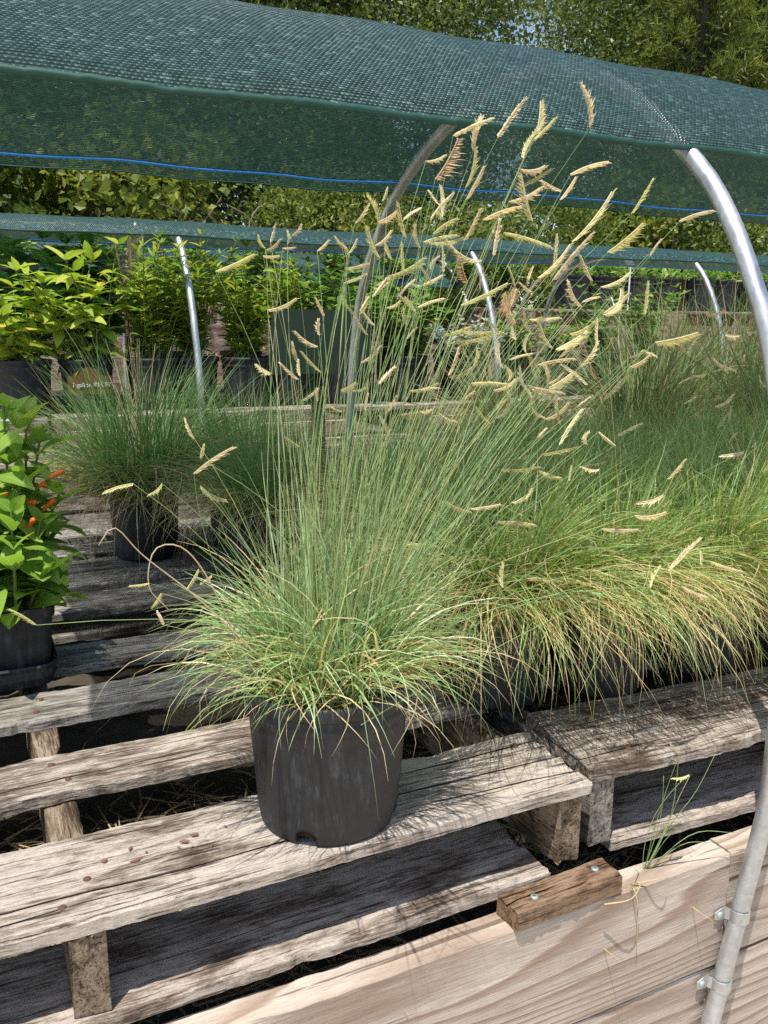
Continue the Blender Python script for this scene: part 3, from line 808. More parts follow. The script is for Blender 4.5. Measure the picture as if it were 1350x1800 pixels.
MAIN_HEADS = [(581,737,736,577,744,778,0),(475,739,717,509,746,759,0),(638,908,764,651,918,804,0),(574,840,722,591,848,752,1),(619,889,752,646,883,778,1),(534,880,732,543,881,776,0),(506,877,745,547,870,766,0),(447,829,707,474,833,714,0),(463,837,692,494,840,733,2),(470,786,678,478,777,713,1),(515,861,677,533,853,712,0),(599,788,700,673,803,729,0),(683,916,694,709,920,723,0),(546,803,703,585,811,707,0),(658,980,712,710,972,740,1),(556,792,651,535,788,696,0),(559,842,676,602,836,692,0),(632,847,693,597,838,700,0),(495,791,649,545,800,669,0),(765,880,679,790,874,720,1),(546,709,624,580,690,669,0),(698,839,628,734,821,660,1),(493,825,631,505,814,662,0),(437,680,605,441,678,636,0),(557,848,644,612,836,634,1),(456,826,636,489,836,657,1),(467,867,631,512,877,644,1),(514,944,638,574,958,644,1),(457,786,673,429,786,648,0),(494,883,695,495,875,659,0),(471,868,686,480,863,670,0),(365,683,642,345,678,633,0),(357,696,618,347,693,646,1),(341,717,632,362,723,642,0),(380,800,641,368,795,667,1),(393,885,648,408,880,668,0),(424,870,686,419,866,671,0),(440,824,621,431,825,644,0),(392,833,622,416,838,637,0),(442,925,617,422,924,648,1),(426,982,624,437,976,640,0),(376,882,628,384,884,622,1),(411,804,594,409,806,623,1),(317,643,596,312,645,610,1),(340,786,596,366,791,601,0),(363,842,585,386,841,594,0),(448,948,587,511,946,618,1),(363,661,590,369,661,601,0),(420,763,584,408,762,600,1),(443,833,583,472,831,595,0),(579,927,619,522,927,632,0),(483,799,587,467,792,611,2),(458,807,597,460,812,622,1),(596,955,585,597,952,613,0),(572,843,586,565,845,609,0),(502,711,576,487,710,584,0),(564,808,587,573,812,606,0),(673,910,612,672,905,651,0),(549,767,592,580,751,624,0),(551,745,589,586,736,635,0),(558,691,587,543,693,610,0),(706,857,589,749,852,604,0),(644,814,565,617,811,591,0),(543,685,567,565,689,574,0),(605,1011,570,677,1012,597,0),(534,797,556,536,791,582,2),(618,916,565,625,916,587,2),(561,674,555,595,678,575,0),(369,819,554,381,823,571,0),(366,779,571,381,781,588,0),(368,733,569,385,735,586,0),(388,734,556,374,729,570,0),(385,724,560,408,719,570,0),(783,864,556,789,868,597,1),(460,772,563,505,756,585,1),(554,835,580,562,830,544,2),(596,846,550,630,834,552,0),(618,870,533,600,868,557,0),(602,778,535,643,787,545,1),(662,795,558,695,793,580,0),(544,794,529,539,797,542,0),(555,845,534,534,838,551,0),(673,903,515,642,899,548,0),(617,878,510,618,885,534,0),(530,705,521,571,709,538,0),(676,892,504,705,882,532,0),(537,652,527,540,658,551,0),(598,751,501,619,748,527,0),(507,861,525,578,864,533,1),(472,825,533,505,827,541,1),(533,892,535,581,902,534,1),(553,907,503,540,905,521,1),(479,776,503,484,774,522,1),(491,847,488,510,857,519,0),(573,986,475,614,988,487,0),(521,785,499,517,793,526,0),(518,768,487,520,774,506,0),(579,858,504,606,854,513,0),(650,900,478,635,899,507,1),(652,897,485,636,895,504,1),(629,853,472,620,843,505,0),(496,687,508,534,681,516,0),(620,836,477,640,833,488,0),(572,770,478,613,780,493,0),(615,759,481,586,762,504,0),(475,772,485,518,777,485,1),(622,918,435,617,914,472,1),(593,911,464,629,911,474,0),(562,798,475,550,798,499,0),(651,913,440,646,918,470,0),(630,881,450,636,880,467,0),(593,838,475,656,851,463,0),(732,955,410,719,953,454,0),(598,837,451,619,840,434,0),(507,661,434,525,658,468,0),(555,844,448,568,847,461,0),(489,784,460,501,778,442,1),(543,960,433,574,966,417,0),(414,769,480,436,772,483,0),(480,850,460,468,847,473,0),(448,741,472,458,740,481,0),(431,798,454,443,799,455,0),(636,874,407,651,878,417,0),(625,848,391,683,853,396,1),(628,789,455,648,795,463,0),(506,620,440,503,618,448,0),(734,846,396,715,855,413,0),(824,931,501,845,925,509,0),(763,862,492,796,864,504,0),(225,830,591,260,818,607,1),(303,914,557,335,905,567,0),(284,848,494,268,849,503,0),(276,836,615,269,839,626,1),(254,766,608,268,767,616,0),(287,852,622,293,856,637,0),(334,934,628,334,931,640,0),(304,865,618,317,865,619,0),(238,727,600,247,725,600,0),(312,790,611,323,787,621,0),(285,785,623,293,783,631,0),(356,821,617,343,823,627,0),(349,800,611,356,796,624,0),(312,718,595,309,716,606,1),(387,896,601,412,892,609,0),(385,896,587,410,896,597,0),(396,830,610,382,835,639,1),(399,807,607,387,802,624,0),(457,933,597,502,924,616,1),(370,791,570,383,786,585,0),(304,754,551,294,750,568,0),(280,705,535,278,704,548,0),(305,773,523,280,771,535,0),(338,915,501,328,909,523,0),(275,744,495,257,743,510,0),(266,716,500,265,717,513,0),(285,715,503,266,713,521,1),(303,770,472,300,767,484,0),(365,978,453,386,977,465,0),(399,864,532,380,856,551,0),(404,905,551,385,904,571,1),(342,758,556,351,758,569,1),(400,850,543,386,848,556,0),(420,861,561,440,866,567,0),(425,823,544,418,820,560,0),(468,885,557,444,881,576,0),(526,992,563,559,989,576,0),(444,859,528,455,861,541,0),(309,647,497,321,642,511,0),(388,857,503,412,853,520,0),(428,819,475,460,813,480,1),(332,781,481,347,778,488,1),(381,892,447,366,897,454,1),(379,861,473,397,859,475,1),(364,793,459,366,791,476,0),(447,903,414,435,907,439,0),(425,832,448,466,841,450,1),(427,937,411,430,938,423,0),(308,833,420,291,828,431,1),(403,824,452,416,827,469,0),(195,814,436,187,820,455,0),(200,814,417,203,811,431,0),(191,805,404,224,793,431,0),(136,813,397,109,806,395,1),(168,841,390,155,839,378,1),(196,804,392,222,812,371,1),(44,843,262,23,841,283,1),(143,797,304,124,795,304,1),(160,831,282,151,836,266,1),(180,754,325,168,751,308,1),(205,805,302,194,805,295,1),(152,783,266,149,784,275,0),(800,880,630,813,879,652,0),(738,792,525,793,780,535,1),(721,813,496,760,819,509,0),(757,855,506,777,852,513,1),(706,844,415,727,838,398,0),(665,845,356,668,847,374,0),(629,942,357,692,945,353,1),(641,875,366,669,864,355,1),(684,746,331,777,766,318,0),(625,732,324,674,727,319,0),(718,721,268,751,710,305,0),(695,723,250,709,728,273,1),(826,761,256,905,759,228,0),(740,718,246,823,736,209,0),(734,692,298,734,688,282,0),(545,803,246,550,812,274,1),(604,837,240,654,839,233,0),(586,880,303,637,870,300,0),(479,774,351,514,767,354,0),(515,747,360,540,742,372,0),(479,923,275,522,916,273,1),(543,968,236,580,975,235,1),(463,809,311,484,811,302,1),(460,791,357,493,798,340,0),(441,849,213,457,844,208,1),(808,842,669,867,849,689,0)]
RIGHT_HEADS = [(1119,1137,444,1145,1132,458,0),(1151,1138,458,1180,1137,457,0),(1358,1360,381,1384,1355,393,0),(1201,1128,402,1254,1134,418,0),(1174,1122,384,1144,1117,393,0),(1318,1229,347,1342,1226,372,0),(1258,1144,373,1257,1143,399,0),(1370,1241,315,1396,1246,333,0),(1422,1350,277,1477,1361,294,0),(1432,1394,565,1508,1405,569,0),(1419,1359,533,1477,1357,539,0),(1676,1468,307,1713,1471,301,0),(1715,1530,206,1818,1542,179,0),(1318,1416,248,1353,1410,253,0),(1447,1465,216,1370,1460,219,0),(1193,1106,208,1256,1109,161,0),(1544,1472,120,1594,1479,142,0)]

def culm(root, rootloc, foot, top, tip, kind, rg, bend=0.05, r=0.00044, lift=None):
    """a thin stalk from foot to top with a seed head towards tip (all world coordinates)"""
    foot = np.array(foot); top = np.array(top); tip = np.array(tip); rl = np.array(rootloc)
    D = np.linalg.norm(top - foot)
    mid = (foot + top) / 2 + np.array([rg.normal() * .024, rg.normal() * .024, bend * D * rg.uniform(0.1, 1.0)])
    mid[:2] -= (top - foot)[:2] * rg.uniform(0.05, 0.28)
    t = np.linspace(0, 1, 10)[:, None]
    P = (1-t)**2 * foot + 2*t*(1-t) * mid + t*t * top
    c = MB().tube(P - foot, np.linspace(r * 1.15, r * 0.6, 10), 4, False).build('culm', MAT['culm'], root, True, tuple(foot - rl))
    if tip is None: return c
    d = tip - top; l = np.linalg.norm(d)
    l = min(max(l, 0.014), 0.062)
    me = FLUFF[rg.integers(2)] if kind == 2 else HEADS[rg.choice(len(HEADS), p=[.34, .24, .22, .08, .04, .08])]
    h = link('seed_head', me, c)
    up = (rg.normal() * .5, rg.normal() * .5, 1.0)
    M = frame(d, up).to_4x4()
    th = 0.9 + 0.25 * rg.random()
    cross = min(max(l, .024), 0.044) * th * 1.1
    M = Matrix.Translation(Vector(top - foot)) @ M @ Matrix.Diagonal((l, cross, cross, 1))
    h.matrix_basis = M
    k = rg.uniform(0.85, 1.12)
    col = HEAD_COL[kind]
    h.color = (min(1, col[0] * k), min(1, col[1] * k), col[2] * k, 1)
    return c

# ------------------------------------------------------------------ the main grass
MP = np.array([0.337, 0.830, 0.0])
rg = np.random.default_rng(77)
main = thing('potted_grass', 'tall grass with many tan comb-like seed heads in black pot, front slat', 'potted grass', tuple(MP))
toward = np.array([-0.372, -0.928]); leftv = np.array([-0.928, 0.372])
d1 = math.cos(R(18)) * toward + math.sin(R(18)) * leftv
a1 = math.atan2(d1[1], d1[0])
link('pot', pot_mesh(0.0945, 0.0775, 0.166, holes=[(a1 + k * math.pi / 2, 0.0125) for k in range(4)]), main)
link('soil', soil_mesh(0.083, 0.146, 5, 0.070, 0.007), main)
def main_leaves():
    parts = []
    Z = 0.148
    # (count, base radius, start tilt range, droop range, length range, width, straw share)
    for (n, br, t0, t1, d0, d1_, l0, l1, w, straw) in [
        (230, 0.054, 0.02, 0.45, 0.05, 0.90, 0.12, 0.29, 0.0021, 0.06),     # upright centre
        (600, 0.060, 0.05, 0.70, 1.0, 2.5, 0.11, 0.225, 0.0022, 0.14),     # arching
        (430, 0.066, 0.45, 0.95, 1.3, 2.3, 0.11, 0.205, 0.0022, 0.24),    # skirt
        (360, 0.060, 0.20, 1.10, 1.2, 2.8, 0.07, 0.18, 0.0014, 0.95),        # dry curls
        (30, 0.070, 0.8, 1.2, 1.4, 2.3, 0.17, 0.26, 0.0014, 0.8)]:
        b, az, q = disc(n, rg, br, Z)
        az = az + rg.normal(size=n) * 0.9
        if t1 > 0.6:
            tw_ = math.atan2(toward[1], toward[0])
            front = np.cos(az - tw_) > 0.55
            move = front & (rg.random(n) < 0.62)
            az = np.where(move, az + np.sign(np.sin(az - tw_) + 1e-6) * rg.uniform(0.9, 1.8, n), az)
        r = np.where(rg.random(n) < straw, rg.uniform(0, .2, n), rg.uniform(.27, 1, n))
        parts.append(blades(n, rg, b, az, rg.uniform(t0, t1, n), rg.uniform(d0, d1_, n), rg.uniform(l0, l1, n), w,
                            swirl=rg.normal(size=n) * (1.6 if straw > .9 else 0.8), floor=0.003, rnd=r))
    # taller stems lean away to the right, as the wind set them
    n = 30
    b, az, q = disc(n, rg, 0.055, Z)
    az = rg.normal(size=n) * 1.0 + R(5)
    parts.append(blades(n, rg, b, az, rg.uniform(0.0, 0.32, n), rg.uniform(0.0, 0.35, n), rg.uniform(0.24, 0.44, n), 0.0015, rnd=rg.uniform(.2, 1, n)))
    return cat(parts)
V, F, rr = main_leaves()
link('leaf_blades', np_mesh('leaf_blades', V, F, MAT['blade'], True, {'rnd': rr}), main, kind='stuff')
for i, hd in enumerate(MAIN_HEADS):
    top = np.array(hd[0:3]) / 1000; tip = np.array(hd[3:6]) / 1000
    q = rg.normal(size=2) * 0.030
    dirn = top[:2] - MP[:2]
    q = q + np.clip(dirn * 0.12, -0.03, 0.03)
    low = top[2] < 0.30
    culm(main, MP, (MP[0] + q[0], MP[1] + q[1], 0.149), top, tip, hd[6], rg, bend=0.22 if low else 0.07)
# bare dead stalks that arch out on the left
for pts in ([(.30, .80, .15), (.20, .80, .27), (.14, .80, .33), (.115, .80, .36), (.10, .80, .345)],
            [(.27, .79, .15), (.235, .80, .215), (.20, .80, .30), (.175, .80, .335), (.15, .80, .335), (.143, .80, .30), (.160, .80, .275)]):
    P = resample(pts, 40)
    MB().tube(P - MP, np.linspace(0.0011, 0.0005, 40), 5).build('dry_stalk', MAT['straw'], main, True)
tg = MB().box((-0.012, -0.0004, 0), (0.012, 0.0004, 0.075)).build('plant_tag', MAT['white'], main, loc=(-0.075, 0.035, 0.13), rot=(R(12), R(-10), R(20)))

# ------------------------------------------------------------------ other potted grasses
POT1 = pot_mesh(0.0845, 0.070, 0.165, n=40)
SOIL1 = soil_mesh(0.075, 0.148, 8)
def clump_mesh(seed, mat, specs, Z=0.15):
    rg = np.random.default_rng(seed)
    parts = []
    for (n, br, t0, t1, d0, d1_, l0, l1, w, straw, curl) in specs:
        b, az, q = disc(n, rg, br, Z)
        az = az + rg.normal(size=n) * 0.75
        r = np.where(rg.random(n) < straw, rg.uniform(0, .2, n), rg.uniform(.27, 1, n))
        parts.append(blades(n, rg, b, az, rg.uniform(t0, t1, n), rg.uniform(d0, d1_, n), rg.uniform(l0, l1, n), w, K=8,
                            swirl=rg.normal(size=n) * curl, floor=0.003, rnd=r))
    V, F, r = cat(parts)
    return np_mesh('leaf_blades', V, F, mat, True, {'rnd': r})
LUSH = [(380, .066, .02, .50, .15, 1.1, .12, .26, .0024, .05, .8), (620, .07, .35, .95, .6, 1.7, .14, .27, .0024, .10, .8),
        (620, .074, .8, 1.3, .9, 1.8, .16, .29, .0022, .40, .7), (800, .076, .7, 1.25, 1.3, 2.2, .19, .34, .0016, .60, .8)]
lush = [clump_mesh(500 + i, MAT['blade_lush'], LUSH) for i in range(3)]
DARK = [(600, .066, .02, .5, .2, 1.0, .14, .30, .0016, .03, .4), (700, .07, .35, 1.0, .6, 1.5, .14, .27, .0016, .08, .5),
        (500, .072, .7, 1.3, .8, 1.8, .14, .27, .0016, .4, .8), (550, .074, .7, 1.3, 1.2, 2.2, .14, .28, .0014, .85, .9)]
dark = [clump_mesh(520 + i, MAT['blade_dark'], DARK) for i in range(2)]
def potted_clump(loc, rz, mesh, label, scale=1.0, group=None, zs=1.0):
    o = thing('potted_grass', label, 'potted grass', loc, rz, group)
    link('pot', POT1, o)
    link('soil', SOIL1, o)
    l = link('leaf_blades', mesh, o, kind='stuff')
    l.scale = (scale, scale, scale * zs)
    if scale != 1.0: l.location = (0, 0, 0.15 * (1 - scale * zs))
    return o
rows = [('front row', 1.005, 0.0), ('second row', 1.215, 0.0), ('third row', 1.41, 0.0), ('fourth row', 1.61, 0.0)]
place = ['nearest the pallet joint', 'second from the pallet joint', 'third from the pallet joint', 'fourth from the pallet joint', 'fifth from the pallet joint', 'sixth from the pallet joint', 'at the far right end']
rclumps = []
for ri, (rn, y, dz) in enumerate(rows):
    xs0 = 0.665 + 0.06 * ri
    for k in range(5 if ri == 0 else 6):
        x = xs0 + k * 0.19 + random.uniform(-.015, .015)
        yy = y - 0.05 * (x - 0.67) + random.uniform(-.015, .015)
        lab = 'lush green grass mound in the %s on the right, %s' % (rn, place[k])
        o = potted_clump((x, yy, 0.002), random.uniform(0, 6.28), lush[(ri + k) % 3], lab, random.uniform(.95, 1.12), 'green grasses in rows on the right pallet', 1.0)
        rclumps.append((o, np.array([x, yy, 0.002])))
for k in range(46):
    x = rg.uniform(.72, 1.45); y = rg.uniform(.80, 1.25)
    z = rg.uniform(.27, .56) + .10 * (y - 1)
    a = rg.uniform(0, 6.28); l = rg.uniform(.028, .046)
    RIGHT_HEADS.append(tuple(int(v * 1000) for v in (x, y, z, x + l * math.cos(a), y + l * math.sin(a) * .5, z + rg.uniform(-.6, .9) * l)) + (int(rg.random() < .35),))
for hd in RIGHT_HEADS:
    top = np.array(hd[0:3]) / 1000; tip = np.array(hd[3:6]) / 1000
    best = min(rclumps, key=lambda c: np.linalg.norm(c[1][:2] - top[:2] + np.array([0.06, 0])) + 0.02 * rg.random())
    o, L0 = best
    a = o.rotation_euler.z
    c, s = math.cos(-a), math.sin(-a)
    def loc(p):
        q = np.array(p) - L0
        return np.array([c*q[0] - s*q[1], s*q[0] + c*q[1], q[2]])
    culm(o, (0, 0, 0), (rg.normal() * .02, rg.normal() * .02, 0.15), loc(top), loc(tip), hd[6], rg, bend=0.12)
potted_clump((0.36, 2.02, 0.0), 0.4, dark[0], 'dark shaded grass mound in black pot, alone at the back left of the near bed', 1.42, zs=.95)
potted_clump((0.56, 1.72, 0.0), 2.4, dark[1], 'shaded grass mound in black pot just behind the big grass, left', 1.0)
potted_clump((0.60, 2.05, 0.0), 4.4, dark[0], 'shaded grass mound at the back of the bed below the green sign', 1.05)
# thin upright dry flower stalks in the back-left mound
SPIKE = thing('grass_stalks', 'upright pale dry stalks standing in the dark grass mound at left', 'dry stalks', (0.36, 2.02, 0.15))
for i in range(26):
    a = rg.uniform(0, 6.28); t = abs(rg.normal()) * 0.20; l = rg.uniform(.22, .40)
    P = np.array([(0, 0, 0), (math.cos(a) * math.sin(t) * l * .5, math.sin(a) * math.sin(t) * l * .5, l * .55), (math.cos(a) * math.sin(t) * l * 1.2, math.sin(a) * math.sin(t) * l * 1.2, l)])
    MB().tube(resample(P, 7), np.linspace(0.0011, 0.0005, 7), 4, False).build('stalk', MAT['straw'], SPIKE, True)

TALL = [(260, .075, .02, .40, .1, 1.2, .32, .66, .0044, .30, .7), (260, .08, .25, .9, .4, 1.8, .28, .55, .0044, .4, .8), (200, .08, .5, 1.2, .8, 2.2, .2, .42, .0036, .7, .9)]
tall = [clump_mesh(540 + i, MAT['blade_tall'], TALL) for i in range(2)]
for i, (x, y, s, lab) in enumerate([(1.75, 1.95, .80, 'tall brown-green grass tuft left of the right-hand tuft group, behind the low mounds'),
                                    (2.05, 2.15, .95, 'tall brown-green grass tuft in the middle of the right-hand group'),
                                    (1.98, 1.62, .78, 'tall grass tuft at the right edge nearest the steel hoop'),
                                    (2.40, 2.20, 1.0, 'tall grass tuft at the back of the right-hand group'),
                                    (1.45, 2.15, .70, 'dry tan grass tuft behind the seed heads, right of centre'),
                                    (2.32, 1.80, .9, 'tall grass tuft cut by the right edge of the picture')]):
    potted_clump((x, y, 0.0), i * 1.7, tall[i % 2], lab, s, 'tall grasses on the right')

# ------------------------------------------------------------------ leaves and leafy plants
def leaf_arrays(width=0.32, fold=0.12, curl=0.25, n=6, wave=0.0, lobes=0.0, base=0.0):
    """one unit leaf along +x with a folded midrib and a drooping tip"""
    V = []; F = []
    for i in range(n + 1):
        t = i / n
        w = width * (math.sin(math.pi * min(1, t ** 0.8 * 0.97 + 0.02)) ** 0.85 + 0.02)
        if lobes: w *= 1 + lobes * math.sin(t * 13)
        z = -curl * t * t
        wv = wave * math.sin(t * 9)
        V += [(t, -w, z + fold * w + wv), (t, 0, z), (t, w, z + fold * w - wv)]
    for i in range(n):
        a = i * 3
        F += [(a, a + 3, a + 4, a + 1), (a + 1, a + 4, a + 5, a + 2)]
    return np.array(V), np.array(F)

def leaf_proto(mat, **kw):
    V, F = leaf_arrays(**kw)
    return np_mesh('leaf', V, F, mat, True)

def join_leaves(name, proto, mats4, mat, rg, rnd=None):
    V0, F0 = proto
    n = len(mats4); k = len(V0)
    M = np.array([np.array(m) for m in mats4])
    H = np.concatenate([V0, np.ones((k, 1))], 1)
    V = np.einsum('nij,kj->nki', M, H)[..., :3].reshape(-1, 3)
    F = (F0[None] + (np.arange(n) * k)[:, None, None]).reshape(-1, F0.shape[1])
    r = rg.random(n) if rnd is None else rnd
    return np_mesh(name, V, F, mat, True, {'rnd': np.repeat(r, k)})

def leaf_matrix(p, d, size, rg, roll=0.5):
    m = frame(d, (rg.normal() * roll, rg.normal() * roll, 1.0)).to_4x4()
    return Matrix.Translation(Vector(p)) @ m @ Matrix.Diagonal((size, size, size, 1))

def bush(name, label, cat_, loc, seed, h, spread, nst, whorls, per, size, proto, proto_arr, mat, pot=True, z0=0.15, single=True, stem_mat='stem',
         droop=0.25, lo=0.25, group=None, pot_me=None, stem_r=0.0025, size_end=0.6, up0=0.35, roll=0.35):
    """stems that fan out of a pot with leaves in whorls along them"""
    rg = np.random.default_rng(seed)
    o = thing(name, label, cat_, loc, group=group)
    if pot:
        link('pot', pot_me or POT1, o)
        link('soil', SOIL1, o)
    mats = []
    sm = MB()
    for i in range(nst):
        a = rg.uniform(0, 2 * math.pi); t = spread * math.sqrt(rg.random()); l = h * rg.uniform(0.7, 1.05)
        b = np.array([rg.normal() * .02, rg.normal() * .02, z0])
        e = b + np.array([math.cos(a) * math.sin(t), math.sin(a) * math.sin(t), math.cos(t)]) * l
        m = (b + e) / 2 + np.array([math.cos(a), math.sin(a), 0]) * -0.05 * l + np.array([0, 0, 0.04 * l])
        P = resample([b, m, e], 9)
        sm.tube(P, np.linspace(stem_r, stem_r * .45, 9), 5, False)
        for w in range(whorls):
            s = lo + (1 - lo) * (w + rg.uniform(-.3, .3)) / max(1, whorls - 1)
            s = min(1, max(0.1, s))
            p = np.array([np.interp(s * 8, np.arange(9), P[:, k]) for k in range(3)])
            a0 = rg.uniform(0, 6.28)
            up = up0 + (0.5 if w == whorls - 1 else 0.0)
            for k in range(per):
                aa = a0 + k * 2 * math.pi / per + rg.normal() * .25
                d = (math.cos(aa), math.sin(aa), up + rg.normal() * droop)
                mats.append(leaf_matrix(p, d, size * (1 - (1 - size_end) * s) * rg.uniform(.7, 1.15), rg, roll))
    sm.build('stem', MAT[stem_mat], o, True)
    if single:
        for m in mats:
            link('leaf', proto, o).matrix_basis = m
    else:
        link('leaves', join_leaves('leaves', proto_arr, mats, MAT[mat], rg), o, kind='stuff')
    return o

MAT['leaf_fg'] = leafy('soft_green_leaf', [(0.0, (0.19, 0.34, 0.045)), (0.6, (0.28, 0.44, 0.065)), (1.0, (0.42, 0.52, 0.10))], 0.42, 0.5, objrand=True)
MAT['leaf_dark'] = leafy('dark_green_leaf', [(0.0, (0.05, 0.16, 0.04)), (0.7, (0.09, 0.26, 0.06)), (1.0, (0.18, 0.36, 0.08))], 0.35, 0.4, objrand=True)
MAT['leaf_lime'] = leafy('lime_leaf', [(0.0, (0.25, 0.38, 0.05)), (0.6, (0.42, 0.52, 0.07)), (0.93, (0.55, 0.58, 0.09)), (1.0, (0.65, 0.52, 0.05))], 0.4, 0.45, objrand=True)
MAT['leaf_yellowgreen'] = leafy('yellow_green_leaf', [(0.0, (0.10, 0.22, 0.03)), (0.5, (0.26, 0.38, 0.05)), (1.0, (0.50, 0.50, 0.06))], 0.4, 0.45)
MAT['leaf_mid'] = leafy('mid_green_leaf', [(0.0, (0.09, 0.20, 0.04)), (0.6, (0.18, 0.32, 0.06)), (1.0, (0.36, 0.46, 0.12))], 0.35, 0.45)
MAT['leaf_silver'] = leafy('silver_leaf', [(0.0, (0.34, 0.38, 0.33)), (1.0, (0.58, 0.60, 0.54))], 0.25, 0.7)
MAT['leaf_vine'] = leafy('vine_leaf', [(0.0, (0.045, 0.085, 0.018)), (0.5, (0.13, 0.18, 0.035)), (1.0, (0.33, 0.34, 0.06))], 0.4, 0.5)
MAT['leaf_oak'] = leafy('oak_leaf', [(0.0, (0.035, 0.06, 0.016)), (0.5, (0.10, 0.145, 0.035)), (1.0, (0.26, 0.30, 0.085))], 0.38, 0.4, spec=0.5)
MAT['leaf_juniper'] = leafy('juniper_leaf', [(0.0, (0.08, 0.12, 0.025)), (0.6, (0.17, 0.21, 0.04)), (1.0, (0.30, 0.30, 0.07))], 0.25, 0.6)

A_OVAL = leaf_arrays(0.22, 0.25, 0.22, 6, 0.012)
A_WIDE = leaf_arrays(0.30, 0.18, 0.30, 6, 0.02)
A_NARROW = leaf_arrays(0.13, 0.25, 0.2, 4)
A_TINY = leaf_arrays(0.24, 0.2, 0.15, 2)
L_FG = [leaf_proto(MAT['leaf_fg'], width=0.25, fold=0.30, curl=c, n=8, wave=0.012) for c in (0.15, 0.32, 0.5)]
L_DARK = leaf_proto(MAT['leaf_dark'], width=0.27, fold=0.2, curl=0.35, n=8, lobes=0.10)
L_LIME = leaf_proto(MAT['leaf_lime'], width=0.17, fold=0.25, curl=0.3, n=7, wave=0.01)

# ------------------------------------------------------------------ tray with flowering plants, left edge
tray = thing('nursery_tray', 'black plastic tray cut by the left edge, holding small square pots', 'tray', (-0.42, 1.315, 0.002))
def rounded_rect(w, d, r, n=6):
    pts = []
    for cx, cy, a0 in ((w - r, r, -90), (w - r, d - r, 0), (r, d - r, 90), (r, r, 180)):
        for k in range(n + 1):
            a = R(a0 + 90 * k / n); pts.append((cx + r * math.cos(a), cy + r * math.sin(a)))
    return np.array(pts)
def loft(loops, closed_bottom=True):
    n = len(loops[0]); V = np.concatenate(loops)
    F = [(i*n+j, i*n+(j+1) % n, (i+1)*n+(j+1) % n, (i+1)*n+j) for i in range(len(loops)-1) for j in range(n)]
    if closed_bottom: F.append(tuple(range((len(loops)-1)*n, len(loops)*n)))
    return V, F
def rr(w, d, r, z, inset): 
    p = rounded_rect(w - 2*inset, d - 2*inset, max(0.004, r - inset)) + inset
    return np.concatenate([p, np.full((len(p), 1), z)], 1)
MB().add(*loft([rr(.515, .285, .03, 0, .006), rr(.515, .285, .03, .012, .003), rr(.515, .285, .03, .013, .001), rr(.515, .285, .03, .026, 0), rr(.515, .285, .03, .032, -.003), rr(.515, .285, .03, .035, -.001),
               rr(.515, .285, .03, .033, .003), rr(.515, .285, .03, .006, .009)])).build('tray_shell', MAT['pot'], tray)
def square_pot(o, w=0.10, h=0.115):
    c = w / 2
    V, F = loft([rr(w*.8, w*.8, .012, 0, 0) + [-w*.4, -w*.4, 0], rr(w*.97, w*.97, .012, h*.86, 0) + [-w*.485, -w*.485, 0], rr(w, w, .012, h*.87, -.002) + [-c, -c, 0], rr(w, w, .012, h, -.003) + [-c, -c, 0],
                  rr(w, w, .012, h, .003) + [-c, -c, 0], rr(w, w, .012, h*.88, .004) + [-c, -c, 0]], True)
    MB().add(V, F).build('pot', MAT['pot'], o)
    s = MB().box((-w*.46, -w*.46, h*.80), (w*.46, w*.46, h*.881)); s.build('soil', MAT['soil'], o)
def flowering(loc, seed, label, stems, flowers=0, size=0.075):
    rg = np.random.default_rng(seed)
    o = thing('flowering_plant', label, 'plant', loc)
    square_pot(o)
    for (dx, dy, h, lean, la) in stems:
        b = np.array([dx, dy, 0.098])
        e = b + np.array([math.cos(la) * lean, math.sin(la) * lean, h])
        P = resample([b, (b + e) / 2 + np.array([0, 0, .01]), e], 10)
        MB().tube(P, np.linspace(0.0032, 0.0018, 10), 6, False).build('stem', MAT['stem'], o, True)
        nod = max(4, int(h / 0.023))
        a0 = rg.uniform(0, 3)
        for k in range(nod):
            s = 0.05 + 0.95 * k / (nod - 1)
            p = np.array([np.interp(s * 9, np.arange(10), P[:, q]) for q in range(3)])
            top = k >= nod - 2
            for sd in range(2):
                a = a0 + k * math.pi / 2 + sd * math.pi + rg.normal() * .2
                d = (math.cos(a), math.sin(a), (1.1 if top else 0.30) + rg.normal() * .22)
                sz = size * (0.5 if k == nod - 1 else 1.0 - 0.25 * abs(s - .35)) * rg.uniform(.8, 1.15)
                link('leaf', L_FG[rg.integers(3)], o).matrix_basis = leaf_matrix(p, d, sz, rg, .3)
    return o
def flower(o, rl, px, d, l=0.03):
    """slim orange trumpet with small flared lobes, green calyx"""
    P = np.array(px) - np.array(rl)
    d = np.array(d) / np.linalg.norm(d)
    t = np.linspace(0, 1, 7)[:, None]
    Q = P + d * l * t + np.array([0, 0, -0.006]) * t * t
    f = MB().tube(Q, np.array([0.0018, 0.0028, 0.0033, 0.0035, 0.0038, 0.0044, 0.0026]), 8).build('flower', MAT['orange'], o, True)
    MB().tube(np.array([P - d * .009, P - d * .004, P + d * .004]), [0.0012, 0.0026, 0.0022], 6).build('calyx', MAT['purple_stem'], f, True)
f1 = flowering((0.045, 1.375, 0.008), 61, 'soft-leaved plant in square pot at the front of the tray, without flowers', [(0, 0, .155, .01, 1.0), (-.02, .01, .12, .04, 2.6), (.015, -.01, .07, .045, -0.6), (-.02, -.02, .10, .05, 3.6), (.02, .02, .13, .03, .5), (0, -.02, .11, .03, -1.5), (.01, .0, .05, .05, -.2)], size=.082)
